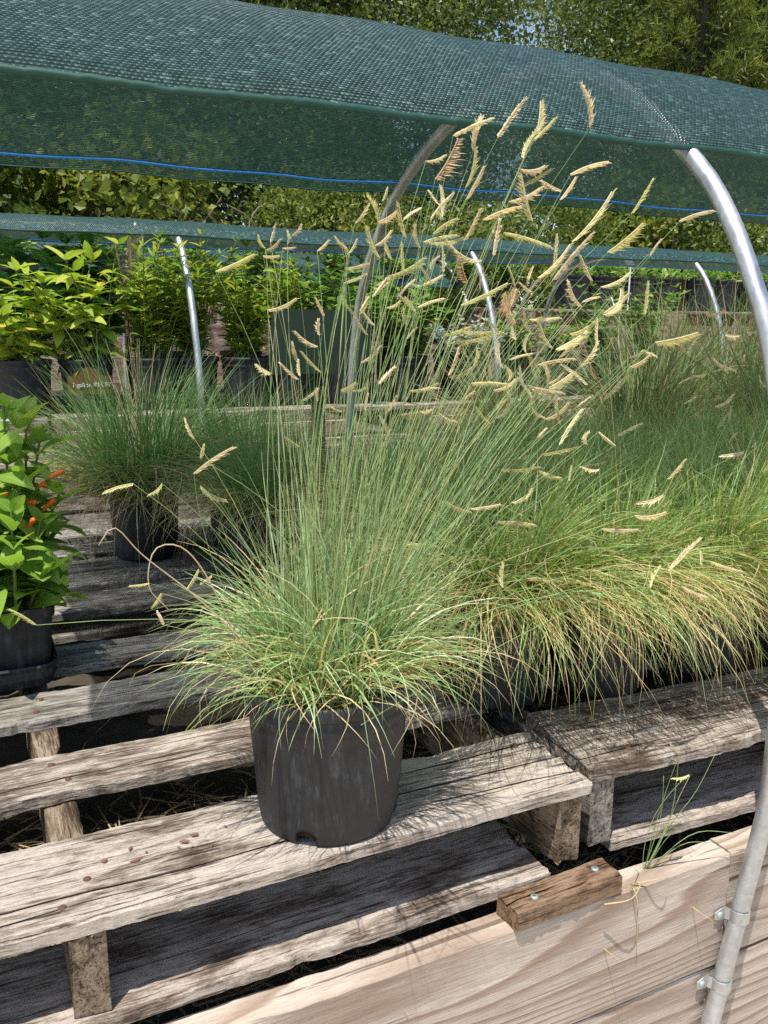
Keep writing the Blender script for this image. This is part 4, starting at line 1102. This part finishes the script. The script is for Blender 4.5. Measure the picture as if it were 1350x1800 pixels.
f2 = flowering((0.050, 1.50, 0.008), 62, 'taller leafy plant with orange tubular flowers behind the front pot', [(0, 0, .30, .02, 1.2), (.01, .01, .24, .05, .3), (-.02, 0, .27, .05, 2.8), (0, -.02, .20, .05, -1.2), (.02, -.015, .16, .06, -.3), (.02, .02, .28, .03, .8), (-.01, -.025, .25, .03, -1.8), (.025, -.02, .10, .05, -.6)], size=.082)
flowering((-0.06, 1.50, 0.008), 63, 'leafy plant at the back of the tray against the left edge', [(0, 0, .28, .04, 1.2), (.02, .01, .22, .06, .3), (-.02, 0, .24, .05, 2.8), (0, -.02, .18, .06, -1.0)], size=.082)
flowering((-0.06, 1.38, 0.008), 64, 'leafy plant in the tray mostly outside the left edge', [(0, 0, .18, .04, 1.2), (.02, .01, .16, .06, .3), (-.02, 0, .2, .05, 2.8)], size=.08)
for p, d, l in [((.112, 1.45, .295), (.8, 0, .6), .030), ((.095, 1.44, .285), (.5, -.2, .5), .016), ((.098, 1.44, .245), (.6, -.3, .8), .034), ((.030, 1.43, .265), (-.9, -.3, .4), .032), ((.075, 1.43, .262), (.7, -.3, .35), .018),
                ((.082, 1.44, .25), (.2, -.2, .9), .014), ((.012, 1.43, .235), (-.8, -.3, .3), .026), ((.045, 1.43, .275), (.1, -.5, .7), .014), ((.07, 1.41, .225), (.5, -.4, .9), .03), ((.02, 1.41, .285), (-.6, -.4, .5), .03)]:
    flower(f2, (0.050, 1.50, 0.008), p, d, l)

# ------------------------------------------------------------------ loose bits on the boards
def chip_mesh(seed):
    rg = np.random.default_rng(seed)
    n = 7
    a = np.sort(rg.uniform(0, 6.28, n)); r = rg.uniform(.6, 1.0, n)
    P = np.stack([np.cos(a) * r, np.sin(a) * r * .6], -1)
    V = np.concatenate([np.concatenate([P, np.zeros((n, 1))], 1), np.concatenate([P * .8, np.full((n, 1), .35) + rg.uniform(-.1, .15, (n, 1))], 1)])
    F = [tuple(range(n - 1, -1, -1)), tuple(range(n, 2 * n))] + [(i, (i+1) % n, n + (i+1) % n, n + i) for i in range(n)]
    return MB().add(V, F)
CH = [chip_mesh(i).mesh('bark_chip', MAT['chip']) for i in range(4)] + [chip_mesh(9).mesh('pebble', MAT['pebble'])]
SPOTS = [(.118, .845), (.120, .822), (.132, .832), (.165, .826), (.178, .822), (.172, .834), (.198, .815), (.09, .835), (.185, .842)]
for i, (x, y) in enumerate(SPOTS):
    me = CH[i % 5]
    peb = i % 5 == 4
    o = link('pebble' if peb else 'bark_chip', me, None, (x, y, 0.0012), (0, 0, random.uniform(0, 6)))
    s = random.uniform(.003, .0075); o.scale = (s * random.uniform(.8, 1.5), s * random.uniform(.5, 1), s * .6)
    tag(o, 'tiny grey pebble lying on the front slat left of the pot' if peb else 'small brown bark chip lying on the front slat left of the pot', 'pebble' if peb else 'bark chip', 'pebbles on the front slat' if peb else 'bark chips on the front slat')

# straw, twigs and stones in the bed below the pallets
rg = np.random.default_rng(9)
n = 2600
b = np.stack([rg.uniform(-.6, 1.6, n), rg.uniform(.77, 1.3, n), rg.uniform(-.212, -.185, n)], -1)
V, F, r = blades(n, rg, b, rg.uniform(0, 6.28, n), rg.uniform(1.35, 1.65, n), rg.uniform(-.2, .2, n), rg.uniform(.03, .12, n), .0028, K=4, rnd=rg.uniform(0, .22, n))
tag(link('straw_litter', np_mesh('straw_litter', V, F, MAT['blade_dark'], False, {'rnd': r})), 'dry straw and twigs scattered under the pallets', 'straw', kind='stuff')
PB = chip_mesh(21)
V0 = PB.v[0]; mb = MB()
for i in range(700):
    s = rg.uniform(.003, .009)
    a = rg.uniform(0, 6.28)
    Q = V0 * [s, s, s * 1.6]
    Q = np.stack([Q[:, 0]*math.cos(a) - Q[:, 1]*math.sin(a), Q[:, 0]*math.sin(a) + Q[:, 1]*math.cos(a), Q[:, 2]], -1) + [rg.uniform(-.5, 1.4), rg.uniform(.77, 1.25), -.212 + rg.uniform(-.004, .006)]
    mb.add(Q, PB.f)
tag(mb.build('gravel', MAT['pebble']), 'pale gravel scattered under the pallets', 'gravel', kind='stuff')

# weed rooted between wall and right pallet, and straws lying on the wall
weed = thing('grass_weed', 'small green grass weed growing between the wall and the right pallet', 'weed', (0.735, 0.740, -0.15))
def blade_obj(name, root, rl, pts, r0, mat):
    P = resample(pts, 12) - np.array(rl)
    return MB().tube(P, np.linspace(r0, r0 * .45, 12), 4).build(name, MAT[mat], root, True)
WL = (0.735, 0.740, -0.15)
def wpt(x, y, z): return (x, y, z)
for pts in ([(.735, .74, -.15), (.745, .725, -.10), (.76, .715, -.035), (.772, .71, .0)], [(.735, .74, -.15), (.737, .725, -.09), (.735, .715, -.04), (.728, .71, .01)],
            [(.735, .74, -.15), (.758, .725, -.08), (.79, .715, -.03), (.812, .71, .02)], [(.737, .74, -.15), (.755, .722, -.09), (.775, .71, -.07)],
            [(.735, .74, -.15), (.78, .72, -.105), (.83, .71, -.11)], [(.735, .74, -.15), (.79, .715, -.09), (.85, .70, -.095)], [(.733, .74, -.15), (.70, .715, -.115), (.685, .705, -.13)],
            [(.737, .74, -.15), (.755, .72, -.06), (.755, .715, -.01), (.750, .71, .04)]):
    blade_obj('blade', weed, WL, pts, .0007, 'culm')
for top, tip in (((.752, .71, .035), (.735, .71, .05)), ((.765, .705, .005), (.738, .705, .004))):
    culm(weed, WL, (.737, .738, -.15), top, tip, 1, rg, 0.1)
for i, pts in enumerate(([(.69, .708, -.128), (.695, .702, -.15), (.70, .703, -.20), (.705, .7065, -.235)], [(.64, .70, -.134), (.672, .69, -.130), (.690, .695, -.118), (.688, .71, -.128)], [(.70, .715, -.134), (.73, .70, -.126), (.745, .705, -.134)])):
    o = MB().tube(resample(pts, 12) - np.array(pts[0]), np.linspace(.0011, .0005, 12), 5).build('straw', MAT['straw'], None, True, pts[0])
    tag(o, ['dry straw hanging down the pine wall below the weed', 'dry curled straw draped over the end of the brown block', 'short dry straw lying on the wall top beside the weed'][i], 'straw')

# ------------------------------------------------------------------ second bed
B2 = 0.25
wall2 = thing('timber_wall', 'pale plank wall at the front of the second bed, behind the shaded grass mound', 'wall', (-1.4, 2.705, -0.75))
for i, (zt, h) in enumerate(((0.125, 0.16), (-0.04, 0.18), (-0.225, 0.2), (-0.43, 0.2))):
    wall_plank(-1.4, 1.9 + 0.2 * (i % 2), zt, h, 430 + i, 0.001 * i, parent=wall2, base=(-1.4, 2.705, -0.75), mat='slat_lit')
    wall_plank(1.905 + 0.2 * (i % 2), 5.4, zt, h, 440 + i, 0.001 * i + .002, parent=wall2, base=(-1.4, 2.705, -0.75), mat='slat_lit')
for i, x in enumerate((-1.0, 0.24, 1.48, 2.72)):
    plain_pallet((x, 2.74, B2), 1.22, [(0, .13), (.2, .1), (.4, .1), (.6, .1), (.8, .1), (.92, .1)],
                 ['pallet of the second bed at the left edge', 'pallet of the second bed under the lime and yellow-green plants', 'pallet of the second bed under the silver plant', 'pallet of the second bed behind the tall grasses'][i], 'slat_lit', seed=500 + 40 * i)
for i, x in enumerate((0.68, 1.80, 2.95)):
    hoop(x, 2.02, 0.028, ['pipe hoop of the second bed among the yellow-green plants', 'pipe hoop of the second bed behind the dense seed heads', 'pipe hoop of the second bed at the right, by the black pots'][i], foot=0.05, n=60, zk=.3)
net(-1.4, 7.5, 2.02, 0.030, 'green shade net over the second bed', 'cloth_far', 130, 40, sagx=(-.4, .68, 1.80, 2.95, 4.1, 5.2), seed=8, zk=.3)

def b2(y, x): return (x, y, B2 + 0.001)
bush('lime_shrub', 'lime-leaved potted plant at the left edge of the second bed', 'potted plant', b2(2.90, 0.175), 701, .26, 1.0, 12, 5, 4, .11, L_LIME, None, None, up0=.25, lo=.15)
bush('lime_shrub', 'lime-leaved potted plant with a tall top shoot, behind the brown price plaque', 'potted plant', b2(2.90, 0.36), 702, .36, .65, 11, 5, 4, .115, L_LIME, None, None, up0=.25, lo=.15)
bush('green_shrub', 'dark green broad-leaved potted plant behind the lime plant at left', 'potted plant', b2(3.22, 0.16), 703, .37, .62, 13, 7, 4, .14, L_DARK, None, None, lo=.2)
bush('green_shrub', 'tallest dark green broad-leaved potted plant, top touching the second net', 'potted plant', b2(3.24, 0.40), 704, .42, .50, 13, 7, 4, .14, L_DARK, None, None, lo=.2)
bush('green_shrub', 'dark green broad-leaved plant mostly beyond the left edge', 'potted plant', b2(3.25, -0.06), 705, .36, .6, 10, 6, 4, .14, L_DARK, None, None, lo=.2)
for i, (x, y, h, sp, lab) in enumerate([(0.57, 2.93, .38, .5, 'pale yellow-green narrow-leaved plant left of the thin pipe hoop'), (0.72, 2.97, .40, .5, 'yellow-green narrow-leaved plant directly behind the thin pipe hoop'),
                                        (0.89, 2.93, .36, .6, 'bushy yellow-green plant right of the thin pipe hoop'), (1.05, 2.95, .34, .5, 'small yellow-green plant at the left end of the green sign')]):
    bush('leafy_shrub', lab, 'potted plant', b2(y, x), 720 + i, h, sp, 30, 12, 3, .062, None, A_NARROW, 'leaf_yellowgreen', single=False, lo=.12, up0=.5)
for i, (x, y, h, sp, lab) in enumerate([(0.72, 3.42, .42, .45, 'green fine-leaved plant at the back behind the yellow-green ones'), (1.02, 3.42, .42, .5, 'green plant at the back left of the white flowers'),
                                        (1.30, 3.36, .36, .55, 'green plant with white flowers behind the green sign'), (1.52, 3.40, .38, .55, 'green plant with white flowers right of the sign'),
                                        (1.72, 3.45, .30, .6, 'low green plant behind the silver one'), (1.98, 3.40, .30, .6, 'low green plant with yellow daisies behind the silver one'),
                                        (1.26, 2.90, .32, .7, 'green plant in front of the white-flowered ones, beside the sign'), (1.50, 2.89, .28, .7, 'low green plant left of the silver plant')]):
    o = bush('leafy_shrub', lab, 'potted plant', b2(y, x), 740 + i, h, sp, 26, 10, 3, .062, None, A_OVAL, 'leaf_mid', single=False, lo=.15, up0=.4)
    rgf = np.random.default_rng(760 + i)
    if 'white flowers' in lab and 'left of' not in lab or 'yellow daisies' in lab:
        yel = 'yellow' in lab
        for k in range(16 if not yel else 10):
            a = rgf.uniform(0, 6.28); q = rgf.uniform(.03, .17)
            c = np.array([math.cos(a) * q, math.sin(a) * q, 0.15 + h * rgf.uniform(.72, 1.06)])
            mb = MB()
            for m in range(6):
                aa = m * math.pi / 3
                s = .011 if yel else .015
                mb.add([c, c + [math.cos(aa - .4) * s * .7, math.sin(aa - .4) * s * .7, .003], c + [math.cos(aa) * s, math.sin(aa) * s, .002], c + [math.cos(aa + .4) * s * .7, math.sin(aa + .4) * s * .7, .003]], [(0, 1, 2, 3)])
            mb.build('flower', MAT['yellowflower' if yel else 'whiteflower'], o)
bush('silver_shrub', 'silver-leaved low plant in a black pot right of centre', 'potted plant', b2(2.89, 1.76), 780, .17, 1.1, 30, 9, 3, .035, None, A_OVAL, 'leaf_silver', single=False, lo=.1)
bush('leafy_shrub', 'low green plant in a black pot right of the silver one', 'potted plant', b2(2.90, 1.98), 781, .20, .9, 16, 8, 3, .045, None, A_OVAL, 'leaf_mid', single=False, lo=.1)
bush('leafy_shrub', 'low green plant in a black pot behind the dry tan tuft', 'potted plant', b2(2.90, 2.2), 782, .20, .9, 16, 8, 3, .045, None, A_OVAL, 'leaf_mid', single=False, lo=.1)
for i, (x, y, h) in enumerate([(2.42, 2.92, .3), (2.66, 2.95, .34)]):
    bush('leafy_shrub', ['green plant on the second bed behind the tall tufts, nearer one', 'green plant on the second bed behind the tall tufts, farther right'][i], 'potted plant', b2(y, x), 785 + i, h, .7, 16, 8, 3, .05, None, A_OVAL, 'leaf_mid', single=False, lo=.1)

# dried spires and the stake behind the thin hoop
st = thing('plant_stake', 'brown wooden stake standing among the yellow-green plants', 'stake', (0.505, 2.98, B2))
MB().tube([(0, 0, 0), (.002, 0, .25), (.0, 0, .50)], [.0065, .006, .0055], 8).build('pole', MAT['stake'], st, True)
sp = thing('dry_spires', 'pale dry flower spires rising beside the brown stake', 'dry flowers', (0.53, 3.0, B2 + .15))
for i in range(5):
    a = rg.uniform(0, 6.28); l = rg.uniform(.36, .47); q = rg.uniform(.01, .05)
    P = resample([(0, 0, 0), (math.cos(a) * q * .4, math.sin(a) * q * .4, l * .5), (math.cos(a) * q, math.sin(a) * q, l)], 24)
    MB().tube(P, np.where(np.arange(24) < 14, .0014, .0028 + .0022 * np.abs(np.sin(np.arange(24) * 1.9))), 6).build('spire', MAT['straw'], sp, True)

# ------------------------------------------------------------------ signs
sg = thing('sign_board', 'dark green sign board on a post, seen from behind, back of the near bed', 'sign', (0.915, 2.30, 0.0))
MB().add([(-.145, .0, .395), (.155, 0, .395), (.155, .014, .395), (-.145, .014, .395), (-.125, .03, .572), (.175, .03, .572), (.175, .044, .572), (-.125, .044, .572)],
         [(0, 3, 2, 1), (4, 5, 6, 7), (0, 1, 5, 4), (1, 2, 6, 5), (2, 3, 7, 6), (3, 0, 4, 7)]).build('board', MAT['sign_green'], sg)
MB().box((-.018, .008, 0), (.018, .028, .42)).build('post', MAT['sign_green'], sg)

pl = thing('price_plaque', 'brown price plaque with a rounded top, reading 1 gallon', 'sign', (0.352, 2.775, 0.315))
w, hh = .064, .062
pts = [(-w, 0), (w, 0), (w, hh * .86), (.030, hh * .90)] + [(.030 * math.cos(a), hh * .90 + .024 * math.sin(a)) for a in np.linspace(0.15, math.pi - .15, 12)] + [(-.030, hh * .90), (-w, hh * .86)]
n = len(pts)
V = [(x, 0, z) for x, z in pts] + [(x, .008, z) for x, z in pts]
MB().add(V, [tuple(range(n)), tuple(range(2*n-1, n-1, -1))] + [(i, n + i, n + (i+1) % n, (i+1) % n) for i in range(n)]).build('plaque', MAT['sign_brown'], pl)
MB().box((-.006, .009, -.066), (.006, .014, .02)).build('post', MAT['stake'], pl)
cu = bpy.data.curves.new('price_text', 'FONT')
cu.body = '1 gallon $14.99'
cu.size = 0.0185; cu.extrude = 0.0006; cu.align_x = 'CENTER'; cu.offset = 0.0004
ft = bpy.data.objects.new('text_tmp', cu); COL.objects.link(ft)
bpy.context.view_layer.update()
me = bpy.data.meshes.new_from_object(ft.evaluated_get(bpy.context.evaluated_depsgraph_get()))
bpy.data.objects.remove(ft, do_unlink=True)
me.materials.clear(); me.materials.append(MAT['letter'])
link('lettering', me, pl, (0.004, -0.001, 0.022), (R(90), 0, 0))

def stake_sign(loc, w, h, lab, tilt=0.5, hgt=.2):
    o = thing('label_sign', lab, 'sign', loc)
    MB().box((-w/2, -.001, 0), (w/2, .001, h)).build('card', MAT['white'], o, loc=(0, 0, hgt), rot=(R(-25), 0, R(20)))
    MB().tube([(0, .004, 0), (0, .004, hgt + h * .4)], .003, 6).build('stake', MAT['white'], o)
stake_sign((1.52, 2.92, B2), .075, .05, 'white plant label card left of the second hoop leg', hgt=.26)
stake_sign((1.80, 3.18, B2), .075, .06, 'white plant label card behind the second hoop leg', hgt=.22)
stake_sign((2.28, 3.05, B2), .05, .07, 'white upright plant label right of the second hoop leg', hgt=.24)

# ------------------------------------------------------------------ third bed, far
B3 = 0.62
for i, x in enumerate((-0.6, 0.7, 2.0, 3.3, 4.6, 5.9)):
    plain_pallet((x, 4.75, B3), 1.22, [(0, .13), (.2, .1), (.4, .1), (.6, .1), (.8, .1)], ['reddish pallet of the far bed, first from the left', 'reddish pallet of the far bed, second from the left', 'reddish pallet of the far bed, third from the left', 'reddish pallet of the far bed under the black pots, left one', 'reddish pallet of the far bed under the black pots, right one', 'reddish pallet of the far bed at its right end'][i], 'red_wood', seed=700 + 40 * i)
wall3 = thing('timber_wall', 'pale plank wall at the front of the far bed', 'wall', (-1.0, 4.72, -0.4))
for i, (zt, h) in enumerate(((0.50, 0.15), (0.345, 0.18), (.16, .2), (-.05, .2))):
    wall_plank(-1.0, 7.2, zt, h, 460 + i, 0.001 * i, parent=wall3, base=(-1.0, 4.72, -0.4), mat='red_wood')
for i, x in enumerate((1.72, 2.95, 4.15)):
    hoop(x, 4.05, 0.0, ['far pipe hoop, left of the green sign top', 'far pipe hoop behind the seed heads', 'far pipe hoop left of the black pots'][i], foot=0.5, n=50)
net(-1.4, 2.9, 4.05, -0.03, 'pale green shade net over the far bed at left', 'cloth_far', 70, 30, sagx=(-.4, .68, 1.72, 2.9), seed=12)
POT3 = pot_mesh(0.125, 0.11, 0.235, n=32)
SOIL3 = soil_mesh(0.112, 0.21, 9)
farlabs = ['far black pot, first of the row right of centre', 'far black pot, second of the row', 'far black pot, third of the row', 'far black pot, fourth of the row', 'far black pot, fifth of the row', 'far black pot, sixth of the row', 'far black pot, last of the row at right']
for k in range(7):
    o = thing('nursery_pot', farlabs[k], 'pot', (3.85 + k * .29, 4.98 + .05 * (k % 2), B3), group='black pots on the far bed')
    link('pot', POT3, o); link('soil', SOIL3, o)
    mats = []
    rgp = np.random.default_rng(800 + k)
    for q in range(160):
        a = rgp.uniform(0, 6.28); d = (math.cos(a), math.sin(a), rgp.uniform(.1, 1.3))
        mats.append(leaf_matrix((rgp.normal() * .06, rgp.normal() * .06, .22 + abs(rgp.normal()) * .05), d, rgp.uniform(.05, .09), rgp))
    link('leaves', join_leaves('leaves', A_NARROW, mats, MAT['leaf_mid'], rgp), o, kind='stuff')
for i, x in enumerate((0.3, 0.75, 1.2, 1.65, 2.1, 2.55, 3.0, 3.4)):
    bush('leafy_shrub', 'green plant on the far bed, ' + ['first from the left', 'second from the left', 'third from the left', 'fourth from the left', 'fifth from the left', 'sixth from the left', 'seventh from the left', 'just left of the black pots'][i],
         'potted plant', (x, 5.0 + .1 * (i % 2), B3), 810 + i, .26, .8, 16, 7, 3, .07, None, A_OVAL, 'leaf_mid', single=False, lo=.1)
fs = thing('label_sign', 'white stake sign by the far black pots, just under the second net', 'sign', (4.18, 4.78, B3))
MB().box((-.06, -.002, 0), (.06, .002, .05)).build('card', MAT['white'], fs, loc=(0, 0, .30), rot=(R(-30), 0, R(20)))
MB().tube([(0, 0, 0), (0, 0, .31)], .006, 6).build('stake', MAT['white'], fs)

# ------------------------------------------------------------------ trees
def tree_meshes(seed, h, crown_r, nleaf, leaf, mat, trunk_r=.16, clumps=70, z_lo=0.35, flat=0.85, elong=1.0, cs=.36):
    rg = np.random.default_rng(seed)
    mb = MB()
    top = np.array([rg.normal() * .3, rg.normal() * .3, h * .72])
    mb.tube(resample([(0, 0, -.3), (rg.normal() * .1, rg.normal() * .1, h * .3), top], 12), np.linspace(trunk_r, trunk_r * .3, 12), 8, False)
    C = []
    for i in range(clumps):
        u = rg.normal(size=3); u /= np.linalg.norm(u)
        r = rg.uniform(.45, 1.0) ** .6
        c = np.array([u[0] * crown_r * r, u[1] * crown_r * r, h * (z_lo + (1 - z_lo) * .5) + u[2] * h * (1 - z_lo) * .5 * r * flat])
        C.append(c)
        if i % 3 == 0:
            f = rg.uniform(.35, .95)
            b0 = top * f
            mb.tube(resample([b0, (b0 + c) / 2 + rg.normal(size=3) * .15, c], 7), np.linspace(trunk_r * .38 * (1.1 - f * .6), .012, 7), 5, False)
    C = np.array(C)
    ci = rg.integers(len(C), size=nleaf)
    P = C[ci] + rg.normal(size=(nleaf, 3)) * np.array([cs, cs, cs * .7])
    d = rg.normal(size=(nleaf, 3)); d /= np.linalg.norm(d, axis=1)[:, None]
    nr = rg.normal(size=(nleaf, 3)) * .7 + [0, 0, .6]
    s = np.cross(d, nr); s /= np.linalg.norm(s, axis=1)[:, None] + 1e-9
    L = (leaf * rg.uniform(.6, 1.2, nleaf))[:, None]; W = L * .30 * elong
    up = np.cross(s, d) * L * .12
    V = np.stack([P, P + d * L * .5 + s * W + up, P + d * L, P + d * L * .5 - s * W + up], 1).reshape(-1, 3)
    F = np.arange(nleaf * 4).reshape(-1, 4)
    tone = rg.random(len(C))[ci] * .75 + rg.random(nleaf) * .25
    return mb.mesh('trunk', MAT['bark'], True), np_mesh('crown', V, F, MAT[mat], False, {'rnd': np.repeat(tone, 4)})
OAK = [tree_meshes(900, 8.5, 2.9, 75000, .092, 'leaf_oak', clumps=150, z_lo=.06), tree_meshes(901, 9.5, 3.1, 75000, .092, 'leaf_oak', clumps=150, z_lo=.06), tree_meshes(902, 7.5, 2.6, 65000, .088, 'leaf_oak', clumps=130, z_lo=.06)]
SHRUB = [tree_meshes(910, 2.6, 1.15, 15000, .10, 'leaf_vine', .05, 50, .05, 1.0, 1.25, .20), tree_meshes(911, 2.3, 1.1, 15000, .075, 'leaf_oak', .05, 50, .05, 1.0, 1.1, .2), tree_meshes(912, 2.5, 1.2, 15000, .065, 'leaf_vine', .05, 50, .05, 1.0, .9, .2)]
GT = -0.30
def plant_tree(name, label, cat_, pair, loc, rz, s, group):
    o = thing(name, label, cat_, loc, rz, group)
    o.scale = (s, s, s)
    link('trunk', pair[0], o); link('crown', pair[1], o, kind='stuff')
    return o
for i, (x, y, k, s, lab) in enumerate([(-1.5, 12.0, 0, 1.0, 'tree of the treeline at the left edge, behind the net'), (2.6, 12.6, 1, 1.0, 'tree of the treeline, top left, above the net crest'), (5.5, 12.2, 2, 1.0, 'tree of the treeline at top centre'),
                                       (12.0, 12.8, 0, 1.0, 'tree of the treeline right of the sky gap'), (13.2, 12.4, 1, 1.0, 'tree of the treeline at top right behind the juniper'),
                                       (0.6, 15.5, 2, 1.25, 'tree in the second line, far left'),
                                       (17.5, 13.5, 0, 1.1, 'tree of the treeline beyond the right edge')]):
    plant_tree('oak_tree', 'broad-leaved ' + lab, 'tree', OAK[k], (x, y, GT), i * 2.1, s, 'trees behind the nursery')
for i, (x, y, k, s, lab) in enumerate([(0.0, 9.0, 0, 1.0, 'yellow-green vine-covered shrub at the left edge between the two nets'), (1.6, 9.3, 0, 1.05, 'yellow-green vine-covered shrub left of the bare twigs'), (3.6, 9.2, 2, 1.0, 'small-leaved shrub right of the bare twigs'),
                                       (5.1, 9.4, 1, 1.05, 'dark shrub behind the leaning hoop leg'), (6.6, 9.0, 2, 1.0, 'light shrub behind the seed heads, centre'), (8.2, 9.2, 0, 1.0, 'bright shrub right of centre between the nets'), (9.8, 9.0, 1, 1.05, 'dark shrub left of the near hoop'),
                                       (11.4, 9.3, 2, 1.0, 'shrub behind the near hoop at right'), (-1.6, 9.2, 1, 1.0, 'shrub beyond the left edge'), (13.0, 9.5, 0, 1.1, 'shrub beyond the right edge')]):
    plant_tree('hedge_shrub', lab, 'shrub', SHRUB[k], (x, y, GT), i * 1.3, s, 'shrubs along the back')

# bare tangled twigs between the shrubs
tw = thing('twig_tangle', 'brown tangle of bare twigs between shrubs under the near net', 'dead shrub', (2.35, 8.6, GT))
rgt = np.random.default_rng(33)
for i in range(70):
    a = rgt.uniform(0, 6.28); P = [np.array([rgt.normal() * .3, rgt.normal() * .15, .2 + rgt.random() * 1.2])]
    d = np.array([math.cos(a), math.sin(a) * .4, rgt.uniform(-.2, 1.0)])
    for k in range(5):
        d = d + rgt.normal(size=3) * .6; d /= np.linalg.norm(d)
        P.append(P[-1] + d * .24)
    MB().tube(resample(P, 14), np.linspace(.012, .004, 14), 5, False).build('twig', MAT['twig'], tw, True)

# feathery juniper, top right: sprays of scale-like shoots on drooping branches
def juniper(loc, label, seed, h=6.5, rz=0.0):
    rg = np.random.default_rng(seed)
    o = thing('juniper_tree', label, 'tree', loc, rz)
    tk = MB().tube([(0, 0, -.2), (.05, 0, h * .5), (0, .05, h)], [.14, .09, .02], 8, False)
    Vs = []; nsh = 0
    shoots = []
    for i in range(260):
        z = h * rg.uniform(.12, 1.0); a = rg.uniform(0, 6.28)
        l = (1.0 - z / h) * 2.1 + .35
        b = np.array([0, 0, z - .2 * l]); e = b + np.array([math.cos(a) * l, math.sin(a) * l, l * rg.uniform(.15, .5)])
        P = resample([b, (b + e) / 2 + [0, 0, .12], e + [0, 0, -.06]], 8)
        tk.tube(P, np.linspace(.016, .004, 8), 4, False)
        for k in range(42):
            s = rg.uniform(.25, 1.0)
            p = np.array([np.interp(s * 7, np.arange(8), P[:, q]) for q in range(3)])
            dd = np.array([math.cos(a), math.sin(a), .5]) + rg.normal(size=3) * .65
            shoots.append((p, dd / np.linalg.norm(dd), rg.uniform(.10, .26)))
    n = len(shoots)
    B = np.array([s[0] for s in shoots]); D = np.array([s[1] for s in shoots]); Ls = np.array([s[2] for s in shoots])
    az = np.arctan2(D[:, 1], D[:, 0]); th = np.arccos(np.clip(D[:, 2], -1, 1))
    parts = []
    V, F, r = blades(n, rg, B, az, th, rg.uniform(-.1, .5, n), Ls, .016, K=3)
    parts.append((V, F, r))
    for q in range(3):
        f = rg.uniform(.2, .8, n)[:, None]
        V, F, r = blades(n, rg, B + D * Ls[:, None] * f, az + rg.normal(size=n) * .9, th + rg.normal(size=n) * .5, rg.uniform(-.2, .5, n), Ls * .5, .013, K=2)
        parts.append((V, F, r))
    V, F, r = cat(parts)
    tk.build('trunk', MAT['bark'], o, True)
    link('crown', np_mesh('crown', V, F, MAT['leaf_juniper'], False, {'rnd': r}), o, kind='stuff')
    return o
juniper((10.3, 10.6, GT), 'feathery olive-green juniper at the top right above the net', 41, 6.8)
juniper((12.6, 10.9, GT), 'feathery juniper at the top right corner', 42, 7.2)
